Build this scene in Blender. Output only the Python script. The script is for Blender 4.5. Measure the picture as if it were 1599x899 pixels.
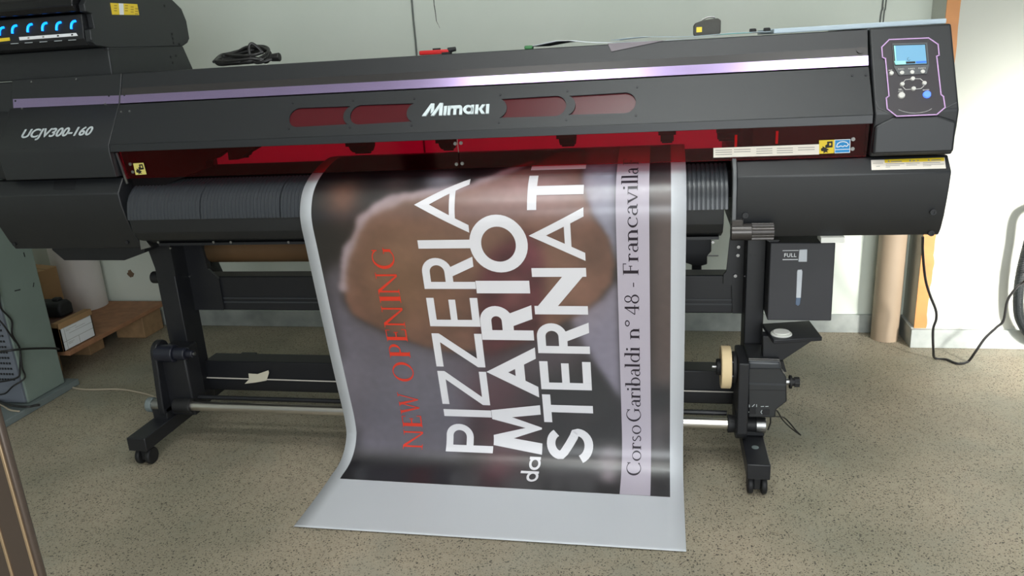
import bpy, bmesh, math, random
import numpy as np
from mathutils import Vector, Matrix
random.seed(7)
for o in list(bpy.data.objects): bpy.data.objects.remove(o)
SC = bpy.context.scene; COL = SC.collection

# ------------------------------------------------------------------ camera
F = 1211.95; CX, CY = 799.5, 449.5; CAM = Vector((0, 0, 1.27))
PITCH, YAW, ROLL = math.radians(17.0905), math.radians(11.5674), math.radians(-3.4089)
fw = Vector((-math.sin(YAW)*math.cos(PITCH), math.cos(YAW)*math.cos(PITCH), -math.sin(PITCH)))
rt = Vector((math.cos(YAW), math.sin(YAW), 0)); up = rt.cross(fw)
r2 = rt*math.cos(ROLL) + up*math.sin(ROLL); u2 = -rt*math.sin(ROLL) + up*math.cos(ROLL)
cam = bpy.data.cameras.new('camera'); cam.sensor_width = 36; cam.lens = F/1599*36; cam.clip_start = .02
co = bpy.data.objects.new('camera', cam); COL.objects.link(co)
m = Matrix((r2, u2, -fw)).transposed().to_4x4(); m.translation = CAM; co.matrix_world = m
SC.camera = co

# ------------------------------------------------------------------ light and exposure
SC.view_settings.view_transform = 'Standard'; SC.view_settings.look = 'None'
SC.view_settings.gamma = 1; SC.view_settings.use_curve_mapping = False
SC.view_settings.exposure = 0.12
W = bpy.data.worlds.new('world'); SC.world = W; W.use_nodes = True
W.node_tree.nodes['Background'].inputs[0].default_value = (.80, .90, 1.0, 1)
W.node_tree.nodes['Background'].inputs[1].default_value = .22
def area(name, loc, target, sx, sy, power, col, spread=180):
    l = bpy.data.lights.new(name, 'AREA'); l.shape = 'RECTANGLE'; l.size = sx; l.size_y = sy
    l.energy = power; l.color = col; l.spread = math.radians(spread)
    o = bpy.data.objects.new(name, l); COL.objects.link(o); o.location = loc
    o.rotation_euler = (Vector(target)-Vector(loc)).to_track_quat('-Z', 'Y').to_euler()
    return o
area('ceiling_tube_light', (-.68, .08, 2.95), (-.68, .08, 0), .95, .20, 13, (1, .98, .96))
area('ceiling_tube_light', (1.0, .08, 2.95), (1.0, .08, 0), .95, .20, 12, (1, .98, .96))
area('added_ceiling_fill', (.10, 1.1, 2.72), (.10, 1.1, 3), 1.1, .3, 30, (.95, .99, 1.0))  # added fill lamp, brightens the ceiling that the front cover reflects
area('shop_door_daylight', (2.6, .2, 1.35), (1.60, 3.24, .46), .45, .5, 17, (1, .98, .95), 30)
area('shop_window_daylight', (1.0, -2.6, 1.45), (.1, 3.0, .7), 3.2, 2.2, 118, (.93, .98, 1.0))

# ------------------------------------------------------------------ ray helper: a photo pixel onto a real plane
def ray(px, py): return r2*((px-CX)/F) + u2*(-(py-CY)/F) + fw
def at(px, py, ax, val):
    d = ray(px, py); i = 'XYZ'.index(ax); return CAM + d*((val-CAM[i])/d[i])
class Slope:
    """a plane that runs along X, given by two (Y,Z) points top -> bottom"""
    def __init__(s, a, b):
        s.o = Vector((0, a[0], a[1])); s.d = Vector((0, b[0]-a[0], b[1]-a[1])); s.len = s.d.length; s.d.normalize()
        s.n = Vector((0, s.d.z, -s.d.y)); 
        if s.n.y > 0: s.n = -s.n
    def px(s, x, y):
        r = ray(x, y); t = (s.o-CAM).dot(s.n)/r.dot(s.n); p = CAM+r*t
        return (p.x, (p-s.o).dot(s.d))
    def P(s, x, v, h=0): return Vector((x, 0, 0)) + s.o + s.d*v + s.n*h

# ------------------------------------------------------------------ materials
def lin(c): return tuple(((x/255)/12.92 if x/255 <= .04045 else ((x/255+.055)/1.055)**2.4) for x in c)
def mat(name, rgb, rough=.5, metal=0, bump=0, bscale=300, var=0, vscale=6, spec=.5, coat=0, emit=None, estr=0):
    M = bpy.data.materials.new(name); M.use_nodes = True; nt = M.node_tree; b = nt.nodes['Principled BSDF']
    c = (*lin(rgb), 1); b.inputs['Base Color'].default_value = c
    b.inputs['Roughness'].default_value = rough; b.inputs['Metallic'].default_value = metal
    b.inputs['Specular IOR Level'].default_value = spec; b.inputs['Coat Weight'].default_value = coat
    tc = nt.nodes.new('ShaderNodeTexCoord')
    if bump:
        n = nt.nodes.new('ShaderNodeTexNoise'); n.inputs['Scale'].default_value = bscale; n.inputs['Detail'].default_value = 3
        bp = nt.nodes.new('ShaderNodeBump'); bp.inputs['Strength'].default_value = bump; bp.inputs['Distance'].default_value = .002
        nt.links.new(tc.outputs['Object'], n.inputs['Vector']); nt.links.new(n.outputs['Fac'], bp.inputs['Height']); nt.links.new(bp.outputs['Normal'], b.inputs['Normal'])
    if var:
        n = nt.nodes.new('ShaderNodeTexNoise'); n.inputs['Scale'].default_value = vscale; n.inputs['Detail'].default_value = 6
        r = nt.nodes.new('ShaderNodeValToRGB')
        r.color_ramp.elements[0].position = .3; r.color_ramp.elements[1].position = .7
        r.color_ramp.elements[0].color = tuple(x*(1-var) for x in c[:3])+(1,); r.color_ramp.elements[1].color = tuple(min(1, x*(1+var)) for x in c[:3])+(1,)
        nt.links.new(tc.outputs['Object'], n.inputs['Vector']); nt.links.new(n.outputs['Fac'], r.inputs['Fac']); nt.links.new(r.outputs['Color'], b.inputs['Base Color'])
    if emit:
        b.inputs['Emission Color'].default_value = (*lin(emit), 1); b.inputs['Emission Strength'].default_value = estr
    return M
BLACK = mat('black textured plastic', (29, 31, 34), .46, bump=.10, bscale=900, spec=.7)
DARKER = mat('black recess plastic', (26, 27, 30), .5)
BAYM = mat('matt black recess', (13, 13, 15), .7, spec=.2)
STAND = mat('black powder coated steel', (29, 30, 34), .42, bump=.06, bscale=700)
WASTEM = mat('dark grey painted steel', (56, 56, 60), .5)
KNOBM = mat('glossy grey black plastic', (72, 68, 66), .2, .4)
RIBM = mat('ribbed grey media guide', (58, 61, 65), .32)
RUBBER = mat('black rubber', (24, 24, 26), .6)
PURPLE = mat('brushed purple aluminium', (178, 160, 205), .22, .85)
BRONZEBAND = mat('satin black bevel', (52, 50, 50), .25)
CHROME = mat('polished steel tube', (222, 218, 212), .28, 1)
STEEL = mat('dull steel', (165, 165, 165), .35, 1)
WHITEP = mat('white print', (236, 238, 240), .45)
GREYTXT = mat('silver grey lettering', (190, 198, 200), .4)
LOGOM = mat('raised white logo', (215, 226, 228), .4)
LABELW = mat('white sticker', (238, 230, 218), .5)
YEL = mat('yellow sticker', (236, 205, 52), .5)
YELP = mat('pale yellow sticker', (228, 214, 120), .5)
BLUEL = mat('blue sticker', (30, 140, 205), .45)
INKK = mat('black sticker ink', (30, 26, 20), .6)
GREYINK = mat('grey sticker ink', (150, 145, 138), .6)
WHITEPL = mat('white plastic', (222, 222, 215), .4)
CREAM = mat('cream foam', (228, 204, 160), .7, var=.05)
FROST = mat('frosted gauge window', (206, 211, 218), .3)
FROSTB = mat('frosted gauge liquid', (98, 116, 140), .3)
CARD = mat('brown cardboard', (168, 132, 92), .8, bump=.15, bscale=200, var=.08, vscale=8)
COREM = mat('brown paper core', (122, 92, 62), .55, var=.08)
WOODP = mat('chipboard', (158, 112, 80), .7, var=.18, vscale=25)
WOODB = mat('raw pine block', (160, 128, 92), .8, var=.15, vscale=30)
VINYL = mat('white vinyl roll', (214, 208, 204), .5)
CABG = mat('grey green enamel', (126, 140, 132), .55, var=.03)
CABF = mat('blue grey steel', (108, 114, 124), .5)
CORD = mat('black cord rubber', (28, 27, 27), .45)
PALEC = mat('pale cable', (172, 160, 140), .6)
TAPEM = mat('masking tape', (216, 210, 190), .6)
BOARDB = mat('grey base board', (112, 122, 122), .5)
BRONZE = mat('bronze anodised aluminium', (92, 80, 72), .35, .4)
BRONZEL = mat('bright edge metal', (205, 178, 145), .3, .7)  # paler metal for the strips along the post face
ORANGE = mat('orange varnished wood', (198, 134, 76), .5, var=.1, vscale=12)
TUBEC = mat('tan cardboard tube', (156, 138, 116), .6, var=.04)
HOSE = mat('black corrugated hose', (34, 38, 38), .4)
RED = mat('red plastic', (205, 40, 40), .35)
TAPEG = mat('dark grey rubber', (62, 60, 54), .6, bump=.2, bscale=500)
PAPERW = mat('white paper', (222, 228, 234), .6)
PAPERB = mat('pale blue sheet', (184, 200, 210), .5)
PAPERD = mat('grey brown sheet', (120, 112, 118), .5)
PAPERG = mat('teal sheet', (120, 205, 195), .5)
GREENM = mat('green plastic', (60, 120, 70), .5)
WIREW = mat('grey wall cable', (96, 100, 96), .6)
LCD = mat('lcd screen', (105, 150, 178), .3, emit=(120, 190, 228), estr=.30)
LCDG = mat('lcd green edge', (150, 225, 215), .3, emit=(150, 230, 215), estr=.3)
LCDB = mat('lcd blue bar', (50, 110, 200), .3, emit=(60, 120, 215), estr=.3)
BTN = mat('white button', (214, 212, 206), .4)
BTNB = mat('glowing blue button', (60, 90, 230), .3, emit=(70, 110, 255), estr=2.2)
INKL = mat('blue indicator light', (20, 110, 255), .3, emit=(10, 130, 255), estr=2.6)
PANELG = mat('grey screen bezel', (92, 94, 96), .4)
PANELB = mat('dark key panel', (58, 54, 58), .35)
LILAC = mat('lilac outline', (205, 165, 215), .4)
LETW = mat('white banner lettering', (232, 230, 234), .32)
LETR = mat('red banner lettering', (226, 62, 42), .32)
LETK = mat('dark banner lettering', (42, 34, 44), .32)
BANDM = mat('pale lilac banner stripe', (188, 180, 192), .30)
SHEET = mat('white vinyl sheet', (202, 205, 210), .42)
REDBR = mat('dark red wood', (110, 58, 44), .6)
CRACKM = mat('dark crack', (92, 96, 88), .9)

def acrylic(name, tint, refl, rough):
    M = bpy.data.materials.new(name); M.use_nodes = True; nt = M.node_tree; nt.nodes.clear()
    out = nt.nodes.new('ShaderNodeOutputMaterial'); t = nt.nodes.new('ShaderNodeBsdfTransparent'); t.inputs[0].default_value = (*tint, 1)
    g = nt.nodes.new('ShaderNodeBsdfGlossy'); g.inputs['Roughness'].default_value = rough; g.inputs['Color'].default_value = (1, .9, .9, 1)
    fr = nt.nodes.new('ShaderNodeFresnel'); fr.inputs[0].default_value = 1.49
    mm = nt.nodes.new('ShaderNodeMath'); mm.operation = 'MULTIPLY'; mm.inputs[1].default_value = refl
    mx = nt.nodes.new('ShaderNodeMixShader')
    nt.links.new(fr.outputs[0], mm.inputs[0]); nt.links.new(mm.outputs[0], mx.inputs[0])
    nt.links.new(t.outputs[0], mx.inputs[1]); nt.links.new(g.outputs[0], mx.inputs[2]); nt.links.new(mx.outputs[0], out.inputs[0])
    return M
ACRYL = acrylic('red transparent acrylic', (.985, .07, .22), .55, .08)
ACRYLW = mat('dark red acrylic window', (80, 20, 27), .22, spec=.4)

def floor_mat():
    M = bpy.data.materials.new('speckled terrazzo'); M.use_nodes = True; nt = M.node_tree; b = nt.nodes['Principled BSDF']
    tc = nt.nodes.new('ShaderNodeTexCoord')
    def noise(scale, detail, c0, c1, p0, p1):
        n = nt.nodes.new('ShaderNodeTexNoise'); n.inputs['Scale'].default_value = scale; n.inputs['Detail'].default_value = detail
        r = nt.nodes.new('ShaderNodeValToRGB'); r.color_ramp.elements[0].position = p0; r.color_ramp.elements[1].position = p1
        r.color_ramp.elements[0].color = (*lin(c0), 1); r.color_ramp.elements[1].color = (*lin(c1), 1)
        nt.links.new(tc.outputs['Object'], n.inputs['Vector']); nt.links.new(n.outputs['Fac'], r.inputs['Fac']); return r
    base = noise(2.6, 5, (158, 150, 133), (178, 168, 149), .35, .65)
    def chips(scale, thr, col_lo, col_hi, prev, rnd):
        v = nt.nodes.new('ShaderNodeTexVoronoi'); v.inputs['Scale'].default_value = scale; v.inputs['Randomness'].default_value = 1
        nz = nt.nodes.new('ShaderNodeTexNoise'); nz.inputs['Scale'].default_value = scale*1.7
        mxv = nt.nodes.new('ShaderNodeMixRGB'); mxv.blend_type = 'ADD'; mxv.inputs[0].default_value = .003
        nt.links.new(tc.outputs['Object'], nz.inputs['Vector']); nt.links.new(tc.outputs['Object'], mxv.inputs[1]); nt.links.new(nz.outputs['Color'], mxv.inputs[2])
        nt.links.new(mxv.outputs[0], v.inputs['Vector'])
        sep = nt.nodes.new('ShaderNodeSeparateColor'); nt.links.new(v.outputs['Color'], sep.inputs[0])
        # only some cells carry a chip, its size differs from cell to cell
        c1 = nt.nodes.new('ShaderNodeMath'); c1.operation = 'MULTIPLY'; c1.inputs[1].default_value = thr; nt.links.new(sep.outputs[0], c1.inputs[0])
        lt = nt.nodes.new('ShaderNodeMath'); lt.operation = 'LESS_THAN'; nt.links.new(v.outputs['Distance'], lt.inputs[0]); nt.links.new(c1.outputs[0], lt.inputs[1])
        g = nt.nodes.new('ShaderNodeMath'); g.operation = 'GREATER_THAN'; g.inputs[1].default_value = rnd; nt.links.new(sep.outputs[1], g.inputs[0])
        mu = nt.nodes.new('ShaderNodeMath'); mu.operation = 'MULTIPLY'; nt.links.new(lt.outputs[0], mu.inputs[0]); nt.links.new(g.outputs[0], mu.inputs[1])
        cr = nt.nodes.new('ShaderNodeValToRGB'); cr.color_ramp.elements[0].color = (*lin(col_lo), 1); cr.color_ramp.elements[1].color = (*lin(col_hi), 1); nt.links.new(sep.outputs[2], cr.inputs['Fac'])
        mx = nt.nodes.new('ShaderNodeMixRGB'); nt.links.new(mu.outputs[0], mx.inputs[0]); nt.links.new(prev, mx.inputs[1]); nt.links.new(cr.outputs[0], mx.inputs[2])
        return mx.outputs[0]
    c = chips(420, .70, (188, 178, 158), (132, 122, 104), base.outputs[0], .30)
    c = chips(260, .60, (132, 116, 94), (196, 190, 174), c, .62)
    c = chips(290, .75, (62, 58, 52), (106, 98, 84), c, .70)
    c = chips(160, .50, (58, 55, 50), (96, 90, 80), c, .88)
    st = noise(1.6, 5, (206, 212, 206), (255, 250, 246), .36, .62)
    mul = nt.nodes.new('ShaderNodeMixRGB'); mul.blend_type = 'MULTIPLY'; mul.inputs[0].default_value = .8
    nt.links.new(c, mul.inputs[1]); nt.links.new(st.outputs[0], mul.inputs[2])
    # worn, smeared grey green patches that hide the speckle
    pn = nt.nodes.new('ShaderNodeTexNoise'); pn.inputs['Scale'].default_value = 2.3; pn.inputs['Detail'].default_value = 8; pn.inputs['Roughness'].default_value = .62; pn.inputs['Distortion'].default_value = .4
    pr_ = nt.nodes.new('ShaderNodeValToRGB'); pr_.color_ramp.elements[0].position = .52; pr_.color_ramp.elements[1].position = .72
    pr_.color_ramp.elements[0].color = (0, 0, 0, 1); pr_.color_ramp.elements[1].color = (.75, .75, .75, 1)
    nt.links.new(tc.outputs['Object'], pn.inputs['Vector']); nt.links.new(pn.outputs['Fac'], pr_.inputs['Fac'])
    pm_ = nt.nodes.new('ShaderNodeMixRGB'); pm_.inputs[2].default_value = (*lin((146, 146, 132)), 1)
    nt.links.new(pr_.outputs[0], pm_.inputs[0]); nt.links.new(mul.outputs[0], pm_.inputs[1]); nt.links.new(pm_.outputs[0], b.inputs['Base Color'])
    b.inputs['Roughness'].default_value = .55
    return M
FLOORM = floor_mat()
def wall_mat(name, a, b_, scale=1.5):
    M = mat(name, a, .85, bump=.25, bscale=35); nt = M.node_tree; b = nt.nodes['Principled BSDF']
    tc = nt.nodes.new('ShaderNodeTexCoord'); n = nt.nodes.new('ShaderNodeTexNoise'); n.inputs['Scale'].default_value = scale; n.inputs['Detail'].default_value = 5
    r = nt.nodes.new('ShaderNodeValToRGB'); r.color_ramp.elements[0].position = .3; r.color_ramp.elements[1].position = .72
    r.color_ramp.elements[0].color = (*lin(a), 1); r.color_ramp.elements[1].color = (*lin(b_), 1)
    nt.links.new(tc.outputs['Object'], n.inputs['Vector']); nt.links.new(n.outputs['Fac'], r.inputs['Fac']); nt.links.new(r.outputs[0], b.inputs['Base Color'])
    return M
WALLM = wall_mat('pale painted plaster', (206, 214, 202), (216, 221, 211))
WALLW = wall_mat('white painted plaster', (188, 190, 179), (197, 198, 188))
CEILM = wall_mat('white ceiling paint', (228, 230, 228), (234, 235, 232))
MARBLE = wall_mat('grey marble skirting', (140, 146, 142), (184, 188, 182), 9)

# ------------------------------------------------------------------ mesh helpers
class MB:
    def __init__(s): s.v = []; s.f = []
    def add(s, vs, fs):
        k = len(s.v); s.v += [Vector(v) for v in vs]; s.f += [tuple(i+k for i in f) for f in fs]; return s
    def box(s, x0, x1, y0, y1, z0, z1):
        return s.add([(x, y, z) for z in (z0, z1) for y in (y0, y1) for x in (x0, x1)], [(0, 1, 3, 2), (4, 6, 7, 5), (0, 4, 5, 1), (2, 3, 7, 6), (0, 2, 6, 4), (1, 5, 7, 3)])
    def prism(s, pts, mapf, a, b):
        n = len(pts)
        return s.add([mapf(p, a) for p in pts]+[mapf(p, b) for p in pts], [tuple(range(n)), tuple(range(2*n-1, n-1, -1))]+[(i, (i+1) % n, n+(i+1) % n, n+i) for i in range(n)])
    def px(s, prof, x0, x1): return s.prism(prof, lambda p, a: (a, p[0], p[1]), x0, x1)
    def py(s, prof, y0, y1): return s.prism(prof, lambda p, a: (p[0], a, p[1]), y0, y1)
    def pz(s, prof, z0, z1): return s.prism(prof, lambda p, a: (p[0], p[1], a), z0, z1)
    def cyl(s, p0, p1, r, n=28, r2=None):
        p0, p1 = Vector(p0), Vector(p1); r2_ = r if r2 is None else r2
        q = (p1-p0).to_track_quat('Z', 'Y'); c = [(math.cos(2*math.pi*i/n), math.sin(2*math.pi*i/n)) for i in range(n)]
        return s.add([p0+q@Vector((a*r, b*r, 0)) for a, b in c]+[p1+q@Vector((a*r2_, b*r2_, 0)) for a, b in c],
                     [tuple(range(n)), tuple(range(2*n-1, n-1, -1))]+[(i, (i+1) % n, n+(i+1) % n, n+i) for i in range(n)])
    def pipe(s, p0, p1, ro, ri, n=32):
        p0, p1 = Vector(p0), Vector(p1); q = (p1-p0).to_track_quat('Z', 'Y'); c = [(math.cos(2*math.pi*i/n), math.sin(2*math.pi*i/n)) for i in range(n)]
        vs = [p+q@Vector((a*r, b*r, 0)) for p, r in ((p0, ro), (p1, ro), (p1, ri), (p0, ri)) for a, b in c]
        return s.add(vs, [(k*n+i, k*n+(i+1) % n, ((k+1) % 4)*n+(i+1) % n, ((k+1) % 4)*n+i) for k in range(4) for i in range(n)])
    def tube(s, pts, r, n=10, smooth=6, rad=None):
        P = [Vector(p) for p in pts]
        if smooth > 1:
            Q = [2*P[0]-P[1]]+P+[2*P[-1]-P[-2]]; o = []
            for i in range(1, len(Q)-2):
                a, b, c, d = Q[i-1:i+3]
                for k in range(smooth):
                    t = k/smooth; o.append(.5*((2*b)+(c-a)*t+(2*a-5*b+4*c-d)*t*t+(3*b-a-3*c+d)*t**3))
            P = o+[P[-1]]
        N = None; vs = []
        for i, p in enumerate(P):
            t = (P[min(i+1, len(P)-1)]-P[max(i-1, 0)]).normalized()
            if N is None: N = t.orthogonal().normalized()
            N = (N-t*N.dot(t)).normalized(); B = t.cross(N); rr = rad(i) if rad else r
            vs += [p+(N*math.cos(2*math.pi*j/n)+B*math.sin(2*math.pi*j/n))*rr for j in range(n)]
        m_ = len(P)
        return s.add(vs, [tuple(range(n))[::-1], tuple(range((m_-1)*n, m_*n))]+[(i*n+j, i*n+(j+1) % n, (i+1)*n+(j+1) % n, (i+1)*n+j) for i in range(m_-1) for j in range(n)])
    def flat(s, polys, mapf, h0, h1):
        """closed 2D polygons extruded from height h0 to h1 by mapf(x, y, h)"""
        for p in polys:
            n = len(p)
            s.add([mapf(x, y, h0) for x, y in p]+[mapf(x, y, h1) for x, y in p], [tuple(range(n)), tuple(range(2*n-1, n-1, -1))]+[(i, (i+1) % n, n+(i+1) % n, n+i) for i in range(n)])
        return s
    def build(s, name, mt, parent=None, bevel=0, seg=2, ang=32, kind=None):
        org = ROOT.get(parent, Vector((0, 0, 0))) if parent else Vector((0, 0, 0))
        me = bpy.data.meshes.new(name); me.from_pydata([v-org for v in s.v], [], s.f)
        bm = bmesh.new(); bm.from_mesh(me); bmesh.ops.recalc_face_normals(bm, faces=bm.faces); bm.to_mesh(me); bm.free()
        me.materials.append(mt); me.shade_smooth(); me.set_sharp_from_angle(angle=math.radians(ang))
        o = bpy.data.objects.new(name, me); COL.objects.link(o)
        if parent: o.parent = parent; ROOT[o] = org
        if bevel:
            b = o.modifiers.new('bevel', 'BEVEL'); b.width = bevel; b.segments = seg; b.limit_method = 'ANGLE'; b.angle_limit = math.radians(30)
        if kind: o['kind'] = kind
        return o
ROOT = {}
def thing(name, label, cat, loc, group=None):
    o = bpy.data.objects.new(name, None); COL.objects.link(o); o.location = loc; o.empty_display_size = .05
    o['label'] = label; o['category'] = cat
    if group: o['group'] = group
    ROOT[o] = Vector(loc); return o
def tag(o, label, cat, group=None):
    o['label'] = label; o['category'] = cat
    if group: o['group'] = group
    return o
def text_polys(body, size, shear=0, align='LEFT', spacing=1.0, bold=0):
    """built-in font text as 2D triangles/polygons"""
    cu = bpy.data.curves.new('t', 'FONT'); cu.body = body; cu.size = size; cu.shear = shear; cu.align_x = align; cu.space_character = spacing; cu.offset = bold; cu.resolution_u = 4
    ob = bpy.data.objects.new('t', cu); COL.objects.link(ob); dg = bpy.context.evaluated_depsgraph_get(); dg.update()
    me = bpy.data.meshes.new_from_object(ob.evaluated_get(dg))
    vs = [(v.co.x, v.co.y) for v in me.vertices]; ps = [[vs[i] for i in p.vertices] for p in me.polygons]
    bpy.data.objects.remove(ob); bpy.data.curves.remove(cu); bpy.data.meshes.remove(me)
    w = max(x for x, y in vs)-min(x for x, y in vs); x0 = min(x for x, y in vs)
    return ps, x0, w
def holed(outer, holes, mapf, h0, h1):
    """a plate with holes: 2D curve filled between its rings, extruded and mapped; returns MB"""
    cu = bpy.data.curves.new('c', 'CURVE'); cu.dimensions = '2D'; cu.fill_mode = 'BOTH'
    for ring in [outer]+holes:
        sp = cu.splines.new('POLY'); sp.points.add(len(ring)-1); sp.use_cyclic_u = True
        for p, q in zip(sp.points, ring): p.co = (q[0], q[1], 0, 1)
    cu.extrude = .5
    ob = bpy.data.objects.new('c', cu); COL.objects.link(ob); dg = bpy.context.evaluated_depsgraph_get(); dg.update()
    me = bpy.data.meshes.new_from_object(ob.evaluated_get(dg)); bm = bmesh.new(); bm.from_mesh(me)
    bmesh.ops.remove_doubles(bm, verts=bm.verts, dist=1e-6); mb = MB(); bm.verts.index_update()
    mb.add([mapf(v.co.x, v.co.y, h0 if v.co.z < 0 else h1) for v in bm.verts], [tuple(v.index for v in f.verts) for f in bm.faces])
    bm.free(); bpy.data.objects.remove(ob); bpy.data.curves.remove(cu); bpy.data.meshes.remove(me); return mb
def arc(cx, cy, rx, ry, a0, a1, n=16): return [(cx+rx*math.cos(math.radians(a0+(a1-a0)*i/n)), cy+ry*math.sin(math.radians(a0+(a1-a0)*i/n))) for i in range(n+1)]
def copy_part(o, parent, dx=(0, 0, 0)):
    c = o.copy(); COL.objects.link(c); c.parent = parent; c.location = o.location+Vector(dx); ROOT[c] = ROOT.get(o); return c

# ================================================================== the room
XL, XR, YB, YR, YF = -4.2, 3.2, 3.41, 3.24, -3.2
JOG = 1.012
MB().box(XL-.1, XR+.1, YF, YB+.1, -.1, 0).build('floor', FLOORM, kind='structure')
wb = MB().box(XL-.1, JOG+.1, YB, YB+.12, 0, 3.0).build('wall_back', WALLM, kind='structure')
MB().box(JOG, XR+.1, YR, YB+.12, 0, 3.0).build('wall_right', WALLW, kind='structure')
MB().box(XL-.1, XL, YF, YB, 0, 3.0).build('wall_left', WALLM, kind='structure')
MB().box(XL-.1, XR+.1, YF, YB+.12, 3.0, 3.1).build('ceiling', CEILM, kind='structure')
MB().box(XL, JOG, YB-.014, YB, 0, .082).build('baseboard_back', MARBLE, kind='structure', bevel=.002)
MB().box(JOG-.014, XR, YR-.014, YR, 0, .080).build('baseboard_right', MARBLE, kind='structure', bevel=.002)
MB().box(JOG-.014, JOG, YR, YB-.014, 0, .084).build('baseboard_return', MARBLE, kind='structure', bevel=.002)
# orange wooden corner strip, its right border ragged where paint laps over it
rg = [(JOG-.003, .083)]; zz = .083
right = []
while zz < 2.9:
    right.append((JOG+.044+random.uniform(-.004, .004)*(1 if zz < 1 else .4), zz)); zz += random.uniform(.012, .05)
strip = [(JOG-.003, .083)]+right+[(JOG+.044, 2.95), (JOG-.003, 2.95)]
MB().py(strip, YR-.004, YR-.0005).build('trim_1', ORANGE, kind='structure')
# plaster crack on the back wall
ck = MB()
pts = [(677, -6), (678, 8), (680, 20), (681.5, 33), (684, 38), (687, 44)]
for i in range(len(pts)-1):
    a = at(*pts[i], 'Y', YB); b = at(*pts[i+1], 'Y', YB); w = [.0022, .0022, .0018, .0012, .0007, .0004][i]
    ck.py([(a.x-w, a.z), (a.x+w, a.z), (b.x+w*.8, b.z), (b.x-w*.8, b.z)], YB-.0006, YB+.0005)
ck.build('crack', CRACKM, wb)
# flaking hole in the plaster at the left
hx = at(204, 427, 'Y', YB); hp = [(hx.x+.022*random.uniform(.55, 1)*math.cos(a), hx.z+.024*random.uniform(.55, 1)*math.sin(a)) for a in [i*math.pi/7 for i in range(14)]]
MB().py(hp, YB-.001, YB+.001).build('plaster_hole', mat('flaked plaster', (112, 92, 72), .9, var=.3, vscale=60), wb)

# ================================================================== the printer
XA, XB, XC, XE = -1.60, .500, .690, -1.985      # cover seam left, seam right, right end, left end
PR = thing('large_format_printer', 'black roll to roll inkjet printer with red shield and purple stripe on castor stand', 'printer', (-.65, 2.4, 0))
A0 = (2.165, 1.266); A1 = (2.148, 1.224); A2 = (2.139, 1.203); A3 = (2.130, 1.180); A4 = (2.126, 1.178); A5 = (2.045, 1.068); A6 = (2.043, 1.047)
PANEL = Slope(A4, A5)
body = [A0, A1, A2, A3, (2.155, 1.172), (2.150, 1.055), (2.35, 1.035), (2.72, 1.035), (2.72, 1.266)]
MB().px(body, XA+.001, XB-.001).build('upper_housing', BLACK, PR, bevel=.0015)
# satin band between top edge and purple stripe
BAND = Slope(A1, A2)
MB().flat([[(XA+.003, .001), (XB-.003, .001), (XB-.003, BAND.len), (XA+.003, BAND.len)]], BAND.P, .0002, .0016).build('satin_band', BRONZEBAND, PR)
ST = Slope(A2, A3)
MB().flat([[(XA+.002, 0), (XB-.002, 0), (XB-.002, ST.len), (XA+.002, ST.len)]], ST.P, .0, .0025).build('purple_stripe', PURPLE, PR)['label'] = 'brushed purple metal stripe across the cover'
sm = MB()
for px_, py_ in ((1343, 79),): 
    x, v = BAND.px(px_, py_); p = BAND.P(x, v, .001); sm.cyl(p, p+BAND.n*.004, .0085)
sm.build('cover_knob', BRONZEBAND, PR)

# front cover plate with four windows
def wpx(l): return [PANEL.px(*p) for p in l]
cv0, cv1 = .001, PANEL.len-.001
def vmid(px0, py0): return PANEL.px(px0, py0)
def window_ring(xl, xr, yl_top, yl_bot, left, right):
    """left/right: 'o' rounded outwards, 'i' curved inwards; x in metres, v along the slope"""
    vt, vb = yl_top, yl_bot; r = (vb-vt)/2; cvv = (vt+vb)/2
    ring = []
    if left == 'o': ring += arc(xl+r*.95, cvv, r*.95, r, 90, 270)
    else: ring += arc(xl-r*.62, cvv, r*.92, r, 68, -68)
    if right == 'o': ring += arc(xr-r*.95, cvv, r*.95, r, -90, 90)
    else: ring += arc(xr+r*.62, cvv, r*.92, r, 248, 112)
    return ring
wx = {}
for k, l in dict(a=[(452, 181), (541, 180)], b=[(547, 179), (640, 176)], c=[(786, 167), (884, 164)], d=[(893, 163), (993, 160)]).items():
    wx[k] = [PANEL.px(*p)[0] for p in l]
vt = sum(PANEL.px(*p)[1] for p in ((500, 165.5), (600, 162), (830, 152), (940, 147)))/4
vb = sum(PANEL.px(*p)[1] for p in ((500, 196), (600, 193), (830, 183), (940, 178)))/4
rings = [window_ring(*wx['a'], vt, vb, 'o', 'i'), window_ring(*wx['b'], vt, vb, 'o', 'i'), window_ring(*wx['c'], vt, vb, 'i', 'o'), window_ring(*wx['d'], vt, vb, 'i', 'o')]
fc = holed([(XA+.001, cv0), (XB-.002, cv0), (XB-.002, cv1), (XA+.001, cv1)], rings, PANEL.P, -.004, 0).build('front_cover', BLACK, PR)
for k in 'abcd':
    x0, x1 = wx[k]
    MB().flat([[(x0-.012, vt-.006), (x1+.012, vt-.006), (x1+.012, vb+.006), (x0-.012, vb+.006)]], PANEL.P, -.0075, -.0045).build('viewing_window', ACRYLW, fc)['label'] = 'dark red viewing window'
scr = [(457, 161), (451, 201), (551, 157), (546, 199), (647, 154), (642, 196), (781, 148), (779, 191), (886, 142), (884, 187), (995, 136), (993, 180), (1331, 118), (1352, 117)]
for p in scr:
    x, v = PANEL.px(*p); q = PANEL.P(x, v); MB().cyl(q-PANEL.n*.001, q+PANEL.n*.0012, .0035, 12).build('screw', STAND, fc)
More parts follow.
